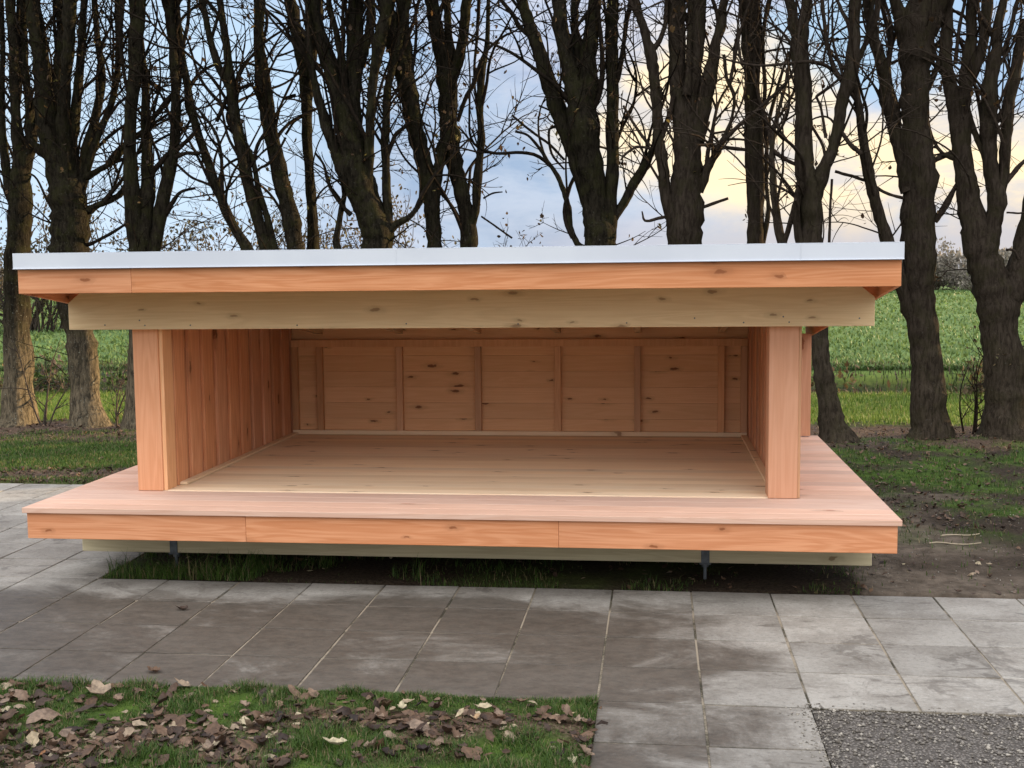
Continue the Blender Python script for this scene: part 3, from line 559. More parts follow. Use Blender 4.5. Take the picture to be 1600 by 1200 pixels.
  [(-3.039,6.319,2.268,0.0761),(-2.987,6.269,2.576,0.0566),(-2.953,6.214,2.911,0.0468),(-2.92,6.16,3.24,0.0403),(-2.872,6.116,3.505,0.0431),(-2.806,6.072,3.766,0.055),(-2.74,6.028,4.023,0.0607),(-2.691,5.994,4.221,0.0604)],
  [(-2.825,6.337,1.824,0.0572),(-2.817,6.355,2.14,0.0508),(-2.827,6.377,2.519,0.0444),(-2.837,6.398,2.896,0.0443),(-2.828,6.416,3.21,0.0411),(-2.807,6.43,3.46,0.0379),(-2.754,6.442,3.677,0.0379),(-2.701,6.454,3.894,0.0378),(-2.635,6.468,4.141,0.0346),(-2.582,6.478,4.325,0.0252)],
  [(-3.247,6.285,3.204,0.044),(-3.203,6.269,3.508,0.0376),(-3.226,6.256,3.752,0.0375),(-3.268,6.243,3.995,0.0311),(-3.326,6.227,4.297,0.0279)],
  [(-3.105,6.324,3.391,0.044),(-3.159,6.309,3.636,0.0376),(-3.135,6.29,3.939,0.0375),(-3.108,6.268,4.298,0.0373)],
  [(-3.076,6.334,3.638,0.044),(-2.999,6.356,3.855,0.0439),(-2.962,6.378,4.072,0.0439),(-2.949,6.402,4.322,0.0439)],
  [(-2.833,6.398,2.784,0.0285),(-2.771,6.397,2.926,0.0222),(-2.731,6.397,3.018,0.0221),(-2.652,6.396,3.079,0.0189),(-2.587,6.396,3.139,0.0221)],
  [(-2.865,6.328,2.001,0.0444),(-2.732,6.321,2.125,0.038),(-2.587,6.316,2.21,0.0284),(-2.508,6.311,2.29,0.022),(-2.454,6.306,2.37,0.0189)],
  [(-3.182,6.319,2.239,0.0286),(-3.265,6.318,2.322,0.019),(-3.359,6.318,2.462,0.019),(-3.408,6.317,2.576,0.019),(-3.443,6.316,2.727,0.0127),(-3.53,6.315,2.854,0.0127)],
  [(-3.219,6.337,1.702,0.0447),(-3.342,6.352,1.926,0.0384),(-3.314,6.368,2.18,0.0287),(-3.267,6.383,2.401,0.0255),(-3.247,6.391,2.528,0.0223)],
  [(-2.82,6.416,3.303,0.0126),(-2.709,6.394,3.452,0.0126),(-2.626,6.377,3.57,0.0126)],
  [(-2.701,6.442,3.737,0.0252),(-2.62,6.47,3.925,0.0189),(-2.551,6.497,4.113,0.0189),(-2.496,6.529,4.333,0.0158)],
 ],
 'f':[
  [(-2.324,6.8,-0.05,0.1933),(-2.338,6.779,0.507,0.1591),(-2.377,6.753,1.17,0.0987),(-2.402,6.728,1.825,0.0785),(-2.414,6.716,2.149,0.0782),(-2.452,6.703,2.471,0.0812),(-2.51,6.691,2.792,0.0842),(-2.582,6.68,3.079,0.0872),(-2.62,6.669,3.364,0.0902),(-2.691,6.658,3.649,0.0964),(-2.756,6.648,3.901,0.0962),(-2.821,6.638,4.151,0.0832),(-2.854,6.63,4.369,0.0766)],
  [(-2.265,6.753,1.038,0.0987),(-2.132,6.79,1.496,0.0854),(-2.091,6.821,1.888,0.0853),(-2.104,6.847,2.214,0.0788),(-2.157,6.868,2.477,0.0788),(-2.23,6.891,2.772,0.0788),(-2.282,6.914,3.067,0.0854),(-2.289,6.937,3.361,0.0919),(-2.308,6.958,3.622,0.0985),(-2.361,6.981,3.917,0.0854),(-2.42,7.001,4.18,0.0722),(-2.466,7.021,4.442,0.0657)],
  [(-2.089,6.821,2.018,0.0459),(-2.017,6.849,2.278,0.0459),(-1.979,6.892,2.669,0.0393),(-1.96,6.934,3.061,0.0361),(-1.968,6.97,3.389,0.0361),(-1.949,7.005,3.715,0.0394),(-1.897,7.032,3.976,0.0262),(-1.885,7.081,4.434,0.0197)],
  [(-2.283,6.958,3.557,0.0657),(-2.2,6.924,3.774,0.0588),(-2.124,6.885,4.019,0.052),(-2.064,6.828,4.384,0.0515)],
  [(-2.294,6.958,3.654,0.0525),(-2.274,6.981,3.914,0.0459),(-2.294,7.005,4.176,0.0394),(-2.314,7.028,4.438,0.0394)],
  [(-2.622,6.658,3.489,0.0579),(-2.647,6.646,3.771,0.0513),(-2.678,6.633,4.052,0.0543),(-2.689,6.62,4.361,0.0542)],
  [(-2.428,6.703,2.342,0.065),(-2.371,6.711,2.662,0.0551),(-2.33,6.716,2.854,0.0518),(-2.248,6.722,3.076,0.0517)],
  [(-2.162,6.722,3.169,0.0194),(-2.075,6.687,3.383,0.0225),(-1.985,6.663,3.534,0.0224),(-1.9,6.628,3.745,0.0222)],
  [(-2.395,6.716,2.868,0.013),(-2.323,6.695,3.011,0.0129),(-2.172,6.667,3.194,0.0096)],
  [(-1.86,6.628,3.824,0.0159),(-1.749,6.617,3.924,0.0127),(-1.652,6.611,3.981,0.0126),(-1.555,6.607,4.02,0.0095)],
  [(-1.99,6.892,2.799,0.0131),(-1.98,6.939,3.127,0.0131),(-2.031,7.013,3.655,0.0131),(-2.007,7.068,4.05,0.0165),(-1.99,7.123,4.447,0.0198)],
  [(-2.548,6.68,3.142,0.0129),(-2.402,6.64,3.543,0.0096),(-2.315,6.633,3.615,0.0096)],
  [(-1.93,6.849,2.406,0.0098),(-1.83,6.853,2.457,0.0098),(-1.732,6.854,2.468,0.0065)],
  [(-1.952,6.849,2.225,0.0098),(-1.819,6.836,2.132,0.0098),(-1.633,6.818,1.999,0.0098)],
 ],
 'g':[
  [(-0.709,6.4,-0.05,0.1966),(-0.714,6.419,0.542,0.1645),(-0.719,6.446,1.299,0.1576),(-0.725,6.466,1.863,0.1571),(-0.743,6.475,2.113,0.1444),(-0.83,6.484,2.364,0.0941),(-0.924,6.494,2.665,0.0878),(-1.017,6.504,2.958,0.0878),(-1.117,6.513,3.209,0.0846),(-1.204,6.521,3.428,0.0752),(-1.284,6.529,3.677,0.0689),(-1.359,6.538,3.926,0.0626),(-1.433,6.546,4.145,0.0563),(-1.483,6.551,4.3,0.0469)],
  [(-0.724,6.475,2.113,0.1067),(-0.779,6.46,2.424,0.1126),(-0.839,6.444,2.732,0.1372),(-0.887,6.429,3.039,0.143),(-0.916,6.417,3.282,0.1302),(-0.988,6.405,3.525,0.0928),(-1.041,6.392,3.767,0.074),(-1.088,6.38,4.007,0.0739),(-1.11,6.368,4.246,0.0675)],
  [(-0.754,6.46,2.423,0.0751),(-0.802,6.446,2.732,0.0686),(-0.818,6.429,3.098,0.0745),(-0.841,6.414,3.401,0.0928),(-0.82,6.4,3.701,0.0863),(-0.787,6.387,3.998,0.0737),(-0.755,6.375,4.234,0.0673)],
  [(-0.643,6.466,1.987,0.069),(-0.611,6.468,2.297,0.0626),(-0.591,6.471,2.668,0.0593),(-0.597,6.474,3.037,0.0591),(-0.59,6.477,3.404,0.0589),(-0.602,6.48,3.769,0.0619),(-0.607,6.482,4.011,0.0587),(-0.588,6.484,4.252,0.0555)],
  [(-0.928,6.417,3.343,0.0434),(-0.928,6.444,3.652,0.0434),(-0.947,6.47,3.96,0.0372),(-0.966,6.497,4.269,0.0372)],
  [(-0.812,6.429,3.159,0.031),(-0.717,6.403,3.366,0.0278),(-0.69,6.369,3.631,0.0246),(-0.705,6.331,3.924,0.0214),(-0.739,6.293,4.215,0.0243)],
  [(-0.59,6.477,3.404,0.031),(-0.528,6.491,3.587,0.0248),(-0.491,6.51,3.831,0.0217),(-0.461,6.529,4.076,0.0248),(-0.418,6.543,4.259,0.0278)],
  [(-0.674,6.466,2,0.0502),(-0.568,6.483,2.186,0.0439),(-0.443,6.504,2.402,0.0438),(-0.332,6.522,2.593,0.0406),(-0.251,6.534,2.728,0.0375),(-0.201,6.547,2.864,0.0281),(-0.177,6.56,3.006,0.0218)],
  [(-0.8,6.466,1.852,0.044),(-0.926,6.472,1.904,0.0315),(-1.008,6.489,2.056,0.0284),(-1.034,6.514,2.276,0.0284),(-1.092,6.536,2.466,0.0253),(-1.162,6.554,2.625,0.0221),(-1.245,6.567,2.74,0.019),(-1.321,6.582,2.881,0.019)],
  [(-1.321,6.582,2.868,0.0158),(-1.433,6.563,2.994,0.0127),(-1.559,6.557,3.04,0.0127)],
  [(-1.073,6.567,2.749,0.0126),(-1.226,6.589,2.911,0.0127),(-1.405,6.608,3.042,0.0127),(-1.598,6.63,3.206,0.0095)],
  [(-1.073,6.554,2.654,0.0095),(-1.197,6.534,2.811,0.0126),(-1.218,6.505,3.025,0.0126),(-1.154,6.498,3.078,0.0094)],
  [(-1.415,6.538,3.959,0.0219),(-1.502,6.534,4.041,0.0219),(-1.576,6.528,4.164,0.0219)],
  [(-1.042,6.504,2.897,0.0188),(-1.092,6.511,3.084,0.0157),(-1.192,6.515,3.211,0.0094),(-1.318,6.517,3.276,0.0094)],
 ],
 'h':[
  [(0.136,6.3,-0.05,0.2057),(0.128,6.318,0.552,0.1803),(0.114,6.343,1.296,0.1734),(0.106,6.362,1.851,0.1606),(0.099,6.374,2.219,0.1603),(0.117,6.386,2.585,0.1415),(0.116,6.395,2.859,0.129),(0.073,6.405,3.163,0.1104),(0.023,6.416,3.497,0.0797),(0.01,6.428,3.859,0.0826),(-0.002,6.44,4.22,0.0855)],
  [(0.008,6.374,2.037,0.0742),(-0.066,6.358,2.343,0.0616),(-0.109,6.343,2.646,0.0522),(-0.153,6.329,2.918,0.049),(-0.177,6.315,3.188,0.0488),(-0.202,6.3,3.485,0.0517),(-0.22,6.289,3.692,0.0546),(-0.286,6.278,3.9,0.0424),(-0.34,6.269,4.077,0.0393),(-0.37,6.263,4.194,0.0362)],
  [(-0.22,6.289,3.71,0.0303),(-0.136,6.306,3.841,0.0242),(-0.088,6.326,3.991,0.0212),(-0.076,6.354,4.204,0.0212)],
  [(0.158,6.395,2.918,0.0798),(0.163,6.399,3.19,0.0674),(0.186,6.403,3.49,0.0611),(0.216,6.407,3.789,0.0579),(0.238,6.413,4.205,0.0608)],
  [(0.195,6.395,2.887,0.0859),(0.265,6.377,3.184,0.0733),(0.324,6.361,3.449,0.073),(0.37,6.347,3.684,0.0545),(0.415,6.333,3.916,0.0453),(0.454,6.317,4.176,0.0421)],
  [(-0.122,6.329,2.917,0.0245),(-0.05,6.317,3.125,0.0244),(-0.014,6.306,3.302,0.0243)],
  [(0.233,6.386,2.4,0.0431),(0.298,6.366,2.592,0.0429),(0.381,6.35,2.745,0.0336),(0.469,6.334,2.904,0.0274),(0.533,6.316,3.079,0.0152),(0.554,6.294,3.284,0.0151),(0.48,6.276,3.461,0.0151),(0.448,6.254,3.664,0.015)],
  [(0.249,6.395,2.849,0.0184),(0.401,6.397,2.834,0.0153),(0.552,6.401,2.807,0.0184),(0.673,6.403,2.792,0.0153)],
  [(0.255,6.395,2.873,0.0215),(0.308,6.377,3.033,0.0214),(0.32,6.374,3.062,0.0183)],
  [(-0.232,6.329,2.841,0.0153),(-0.329,6.336,2.965,0.0153),(-0.421,6.345,3.108,0.0123),(-0.488,6.352,3.231,0.0123)],
  [(-0.231,6.329,2.817,0.0123),(-0.36,6.331,2.833,0.0123),(-0.463,6.322,2.773,0.0123),(-0.512,6.313,2.713,0.0092)],
  [(0.27,6.386,2.253,0.0154),(0.403,6.381,2.299,0.0154),(0.512,6.377,2.334,0.0123)],
  [(-0.054,6.358,2.172,0.0154),(-0.176,6.361,2.149,0.0154),(-0.28,6.364,2.133,0.0124),(-0.311,6.35,2.224,0.0062)],
  [(0.106,6.306,3.298,0.0425),(0.136,6.352,3.603,0.0274),(0.142,6.398,3.909,0.0304),(0.155,6.444,4.215,0.0305)],
 ],
 'i':[
  [(0.841,6.6,-0.05,0.127),(0.824,6.602,0.527,0.1075),(0.805,6.604,1.284,0.0975),(0.788,6.605,1.847,0.0877),(0.785,6.606,2.219,0.0749),(0.77,6.607,2.528,0.0779),(0.754,6.608,2.897,0.0808),(0.74,6.609,3.203,0.0744),(0.743,6.609,3.507,0.0711),(0.729,6.61,3.81,0.0833),(0.725,6.611,4.231,0.1045)],
  [(0.799,6.605,1.971,0.05),(0.832,6.594,2.341,0.0436),(0.833,6.583,2.709,0.0279),(0.835,6.572,3.074,0.0216),(0.862,6.563,3.375,0.0185),(0.838,6.548,3.854,0.0184),(0.881,6.537,4.209,0.0153)],
  [(0.772,6.609,3.657,0.0247),(0.83,6.591,3.863,0.0246),(0.863,6.576,4.039,0.0184),(0.902,6.561,4.213,0.0183)],
  [(0.802,6.605,1.66,0.0376),(0.909,6.62,2.156,0.0219),(0.888,6.631,2.528,0.0187),(0.903,6.646,3.02,0.0187),(0.986,6.657,3.386,0.0155),(1.092,6.667,3.748,0.0124)],
 ],
 'j':[
  [(1.523,5.95,-0.05,0.1727),(1.468,5.955,0.181,0.119),(1.419,5.961,0.408,0.0981),(1.376,5.967,0.646,0.0861),(1.345,5.973,0.884,0.0801),(1.32,5.979,1.092,0.08),(1.275,5.989,1.476,0.0947),(1.249,5.998,1.829,0.1063),(1.246,6.006,2.122,0.1061),(1.215,6.012,2.386,0.106),(1.178,6.019,2.649,0.0794),(1.174,6.03,3.055,0.0733),(1.153,6.039,3.402,0.0761),(1.128,6.045,3.662,0.0819),(1.161,6.051,3.862,0.0525),(1.193,6.056,4.09,0.0466)],
  [(1.116,6.045,3.691,0.0526),(1.069,6.043,3.835,0.0438),(1.025,6.039,4.092,0.0437)],
  [(1.256,6.006,2.239,0.0825),(1.315,6,2.47,0.0704),(1.403,5.995,2.671,0.0527),(1.467,5.989,2.928,0.0525),(1.518,5.982,3.211,0.0581),(1.57,5.975,3.465,0.0637),(1.592,5.968,3.774,0.0519),(1.597,5.961,4.053,0.0546)],
  [(1.234,5.998,1.653,0.0592),(1.127,5.956,1.947,0.0383),(1.096,5.915,2.237,0.0322),(1.135,5.886,2.436,0.0349)],
  [(1.217,5.989,1.535,0.0533),(1.003,6.032,1.863,0.0445),(0.928,6.075,2.19,0.0357),(0.906,6.114,2.487,0.0328),(0.895,6.145,2.726,0.0239),(0.93,6.183,3.023,0.0179),(1.025,6.229,3.378,0.0149),(1.084,6.281,3.795,0.0119)],
  [(1.003,6.032,1.863,0.0238),(1.081,5.984,2.183,0.0265),(1.134,5.958,2.355,0.0264)],
  [(1.488,5.982,3.355,0.0261),(1.406,5.982,3.499,0.0174),(1.364,5.981,3.671,0.0174),(1.333,5.981,3.87,0.0174),(1.308,5.981,4.069,0.0173)],
  [(1.569,5.968,3.803,0.0231),(1.501,5.982,3.938,0.0173),(1.445,5.996,4.067,0.0144)],
  [(1.202,6.03,3.083,0.0003),(1.273,6.013,3.223,0.0088),(1.412,6.002,3.32,0.0116),(1.511,5.993,3.396,0.0116)],
  [(1.405,5.998,1.816,0.0147),(1.415,6.025,2.179,0.0118),(1.431,6.046,2.472,0.0118)],
  [(1.36,5.989,2.844,0.0146),(1.321,6.026,3.108,0.0117),(1.276,6.043,3.227,0.0117)],
  [(0.906,6.145,2.755,0.0238),(1.006,6.142,2.676,0.0179),(1.129,6.139,2.614,0.0179)],
  [(1.473,5.989,2.927,0.0175),(1.575,5.976,2.78,0.0204),(1.671,5.967,2.691,0.0233)],
 ],
 'k':[
  [(2.423,6.35,-0.05,0.2017),(2.412,6.344,0.154,0.1647),(2.392,6.336,0.431,0.1521),(2.364,6.324,0.798,0.1394),(2.324,6.313,1.162,0.1328),(2.293,6.303,1.463,0.1324),(2.28,6.296,1.703,0.1501),(2.27,6.284,2.06,0.1495),(2.26,6.273,2.414,0.1609),(2.233,6.262,2.766,0.1425),(2.212,6.251,3.115,0.1242),(2.204,6.242,3.404,0.1297),(2.203,6.233,3.662,0.1587),(2.213,6.226,3.89,0.1817),(2.264,6.22,4.086,0.1286)],
  [(2.199,6.233,3.576,0.1),(2.125,6.229,3.778,0.0881),(2.065,6.226,3.923,0.0646),(1.993,6.222,4.097,0.0528)],
  [(2.268,6.229,3.745,0.0704),(2.356,6.21,3.91,0.0643),(2.404,6.191,4.074,0.0582)],
  [(2.187,6.273,2.356,0.0895),(2.106,6.309,2.685,0.0687),(2.043,6.339,2.955,0.0658),(1.986,6.368,3.225,0.0658),(1.94,6.394,3.466,0.0599),(1.87,6.423,3.737,0.054),(1.818,6.446,3.949,0.048),(1.789,6.469,4.159,0.042)],
  [(2.291,6.324,0.919,0.0666),(2.177,6.296,1.344,0.0663),(2.011,6.266,1.795,0.066),(1.915,6.248,2.064,0.0569),(1.831,6.229,2.36,0.0537),(1.765,6.209,2.654,0.0505),(1.71,6.19,2.946,0.0415),(1.668,6.172,3.206,0.0354),(1.638,6.155,3.464,0.0294),(1.723,6.14,3.689,0.0205),(1.772,6.121,3.969,0.0175)],
  [(2.402,6.284,2.087,0.0328),(2.491,6.282,2.222,0.0328),(2.556,6.28,2.35,0.0238),(2.61,6.278,2.466,0.0148),(2.619,6.277,2.572,0.0119)],
  [(2.34,6.262,2.617,0.0237),(2.444,6.271,2.674,0.0267),(2.547,6.277,2.714,0.0237)],
  [(1.978,6.394,3.582,0.0209),(1.99,6.417,3.79,0.0239),(1.944,6.44,4.001,0.021),(1.921,6.456,4.152,0.021)],
  [(2.002,6.394,3.552,0.0179),(2.066,6.398,3.58,0.012),(2.118,6.395,3.56,0.009)],
  [(2.309,6.242,3.285,0.0295),(2.373,6.239,3.456,0.0265),(2.437,6.237,3.597,0.0264)],
  [(2.124,6.273,2.298,0.0149),(1.961,6.273,2.349,0.015),(1.849,6.273,2.422,0.015)],
  [(1.767,6.273,2.471,0.015),(1.639,6.276,2.515,0.015),(1.492,6.28,2.56,0.015)],
 ],
 'l':[
  [(3.091,6.25,-0.05,0.2525),(3.072,6.25,0.261,0.198),(3.052,6.249,0.562,0.1796),(3.008,6.248,0.922,0.1732),(2.966,6.248,1.22,0.1668),(2.895,6.247,1.518,0.1665),(2.82,6.247,1.755,0.1485),(2.762,6.247,1.992,0.1246),(2.711,6.246,2.228,0.1066),(2.658,6.246,2.521,0.0887),(2.606,6.245,2.785,0.0767),(2.56,6.245,3.047,0.0707),(2.502,6.244,3.338,0.0588),(2.456,6.244,3.598,0.0587),(2.468,6.244,3.827,0.0527),(2.484,6.243,4.083,0.0351)],
  [(2.861,6.247,1.696,0.1069),(2.9,6.227,1.989,0.0887),(2.926,6.208,2.28,0.0765),(2.868,6.188,2.57,0.0704),(2.84,6.171,2.829,0.0701),(2.823,6.153,3.086,0.0699),(2.844,6.134,3.367,0.0638),(2.865,6.117,3.619,0.052),(2.888,6.102,3.84,0.0403),(2.913,6.088,4.033,0.0344)],
  [(2.638,6.246,2.638,0.065),(2.64,6.237,2.928,0.0589),(2.625,6.228,3.216,0.0587),(2.651,6.22,3.473,0.0644),(2.67,6.212,3.728,0.0496),(2.682,6.202,4.067,0.0523)],
  [(2.671,6.22,3.329,0.0469),(2.743,6.194,3.551,0.0437),(2.783,6.172,3.745,0.0464),(2.793,6.136,4.048,0.0519)],
  [(2.95,6.208,2.221,0.0589),(2.984,6.197,2.511,0.0528),(2.995,6.184,2.827,0.0526),(3,6.173,3.112,0.0582),(3.046,6.163,3.366,0.0522),(3.075,6.152,3.618,0.0491),(3.109,6.142,3.869,0.0403)],
  [(2.99,6.248,1.161,0.1311),(3.097,6.285,1.397,0.1311),(3.181,6.322,1.633,0.1193),(3.266,6.368,1.93,0.1134),(3.353,6.431,2.345,0.0896),(3.408,6.522,2.943,0.0779),(3.487,6.611,3.543,0.066),(3.542,6.7,4.146,0.0541)],
  [(2.851,6.188,2.571,0.0352),(2.769,6.218,2.778,0.0294),(2.698,6.248,2.986,0.0294),(2.65,6.283,3.224,0.0236)],
  [(2.988,6.197,2.395,0.0264),(3.065,6.201,2.498,0.0234),(3.131,6.204,2.578,0.0205),(3.208,6.207,2.651,0.0146)],
  [(2.854,6.171,2.915,0.0263),(2.919,6.171,2.999,0.0262),(3.005,6.171,3.14,0.0262)],
  [(2.869,6.117,3.505,0.0202),(2.951,6.11,3.643,0.0202),(2.998,6.1,3.836,0.0201),(3.034,6.089,4.028,0.02)],
  [(2.61,6.246,2.639,0.0355),(2.517,6.242,2.67,0.0236),(2.458,6.238,2.7,0.0177)],
  [(2.537,6.22,3.505,0.0205),(2.559,6.199,3.786,0.0175),(2.603,6.179,4.064,0.0145)],
  [(3.04,6.247,1.811,0.0118),(3.114,6.246,1.799,0.0118),(3.154,6.239,1.722,0.0118)],
  [(3.026,6.208,2.15,0.0088),(3.121,6.207,2.143,0.0088),(3.2,6.208,2.147,0.0088)],
 ],
}
# ================================================================ trees
class TB:
    """batch of tapered tubes"""
    def __init__(s): s.V=[];s.F=[];s.A=[];s.n=0
    def tube(s,P,Rd,k=6,flute=0.,tone=.5):
        P=np.asarray(P,float); Rd=np.asarray(Rd,float); n=len(P)
        T=np.gradient(P,axis=0); T/=np.linalg.norm(T,axis=1)[:,None]+1e-9
        ref=np.array([0.,1.,0.]) if abs(T[:,1]).mean()<.8 else np.array([1.,0,0])
        U=np.cross(T,ref); U/=np.linalg.norm(U,axis=1)[:,None]+1e-9; W=np.cross(T,U)
        a=np.arange(k)*2*np.pi/k; ph=random.random()*6
        rad=Rd[:,None]*np.ones(k)
        if flute>0:
            zz=P[:,2:3]; rad=rad*(1+flute*np.cos(3*a+ph+zz*.7)+.5*flute*np.cos(5*a+ph*2-zz)+rng.normal(0,.035,(n,k)))
            rad=rad*(1+np.exp(-np.maximum(zz-.0,0)/.10)*(.35+.22*np.cos(5*a+ph)))
        V=P[:,None,:]+(U[:,None,:]*np.cos(a)[None,:,None]+W[:,None,:]*np.sin(a)[None,:,None])*rad[...,None]
        i=np.arange(n-1)[:,None]*k; j=np.arange(k)[None,:]; j2=(j+1)%k
        s.F.append(np.stack([i+j,i+j2,i+k+j2,i+k+j],-1).reshape(-1,4)+s.n); s.V.append(V.reshape(-1,3)); s.A.append(np.full((n*k,3),tone)); s.n+=n*k
    def build(s,name,mat,parent):
        if not s.V: return None
        return mesh_np(name,np.concatenate(s.V),np.concatenate(s.F),np.concatenate(s.A),mat,parent,True)
def smooth_path(pts,sub=5):
    Q=np.array(pts,float); n=len(Q)
    if n<3: 
        t=np.linspace(0,1,sub+1)[:,None]; return Q[0]*(1-t)+Q[-1]*t
    E=np.vstack([2*Q[0]-Q[1],Q,2*Q[-1]-Q[-2]]); out=[]
    for i in range(n-1):
        p0,p1,p2,p3=E[i:i+4]
        for t in np.arange(sub)/sub: out.append(.5*((2*p1)+(-p0+p2)*t+(2*p0-5*p1+4*p2-p3)*t*t+(-p0+3*p1-3*p2+p3)*t**3))
    out.append(Q[-1]); return np.array(out)
def bark(name,c1,c2,moss,mossy,lich=.0):
    m,N=new_mat(name); P=N.n('ShaderNodeTexCoord').outputs['Object']; sp=N.n('ShaderNodeSeparateXYZ',{0:P})
    a=N.noise(N.mul(P,(1,1,.22)),38,6,.7,.4); b=N.noise(P,7,5,.6); g=N.noise(P,55,3,.7)
    c=N.mix(N.ss(a,.35,.65),c2,c1); c=N.mix(N.m('MULTIPLY',N.ss(b,.45,.62),mossy),c,moss)
    c=N.mix(N.m('MULTIPLY',N.ss(sp.outputs[2],1.5,.4),lich*.9),c,N.mix(N.ss(a,.3,.7),(.030,.026,.020),(.20,.16,.105)))  # lichen tone low on the trunk, lightened so sunlit strips read gold
    lv=N.m('MULTIPLY',N.ss(g,.63,.70),N.ss(sp.outputs[2],2.4,.5,.15,1.)); c=N.mix(N.m('MULTIPLY',lv,lich),c,(.24,.25,.21))
    finish(N,c,.9,N.m('ADD',a,N.m('MULTIPLY',b,.5)),.9,.02,spec=.02); return m
BK=[bark('bark_dark_mossy',(.024,.020,.014),(.007,.006,.004),(.030,.030,.011),.4,.9),
    bark('bark_brown_hazed',(.046,.036,.027),(.020,.015,.011),(.034,.031,.015),.4,.15)]  # lighter brown: hazy glow over the right-hand trees put into the bark colour
TWM=simple('twig_bark',(.024,.018,.014),(.042,.032,.024),30,.95,0,.1,.02)
TWR=simple('twig_bark_brown',(.055,.042,.032),(.075,.058,.044),30,.85,0,.1,.1)
m,N=new_mat('withered_leaves'); A=N.n('ShaderNodeAttribute',attribute_name='bd').outputs['Color']; s=N.n('ShaderNodeSeparateColor',{0:A})
finish(N,N.ramp(s.outputs[0],[(0,(.025,.016,.010)),(.6,(.065,.036,.016)),(.88,(.14,.08,.03)),(1,(.16,.14,.04))]),.7,trans=.35); M['dryleaf']=m
def leafquads(name,pts,size,parent,mat=None,label=None,kind=None):
    n=len(pts); 
    if n==0: return
    yaw=rng.uniform(0,6.28,n); V,Fc=leaf_mesh(np.asarray(pts),rng.uniform(.6,1.3,n)*size,yaw,rng.uniform(-1.5,1.5,n),rng.uniform(.2,.8,n))
    o=mesh_np(name,V,Fc,np.repeat(rng.random((n,1)),LK,0).repeat(3,1),mat or M['dryleaf'],parent)
    if kind: o['kind']=kind
    return o
def twig(tb,p,d,L,r,depth,tips,wander=.35,k=4):
    n=max(4,int(L/.07)); P=[np.array(p)]; d=np.array(d,float); d/=np.linalg.norm(d)
    bend=rng.normal(0,.10,3); 
    for i in range(n):
        bend=bend*.8+rng.normal(0,.07,3)*wander*2; d=d+bend+np.array([0,0,.035]); d/=np.linalg.norm(d); P.append(P[-1]+d*L/n)
    P=np.array(P); tb.tube(P,np.linspace(r,max(r*.3,.0014),len(P)),k)
    if depth>0:
        for _ in range(rng.integers(2,5)):
            i=rng.integers(1,len(P)-1); t=P[i]-P[i-1]; t/=np.linalg.norm(t); q=rng.normal(0,1,3); q-=q@t*t; q/=np.linalg.norm(q)+1e-9
            twig(tb,P[i],t*.65+q*.8,L*rng.uniform(.3,.6),r*.55,depth-1,tips,wander,k)
    tips.append(P[-1]); tips.append(P[len(P)//2])
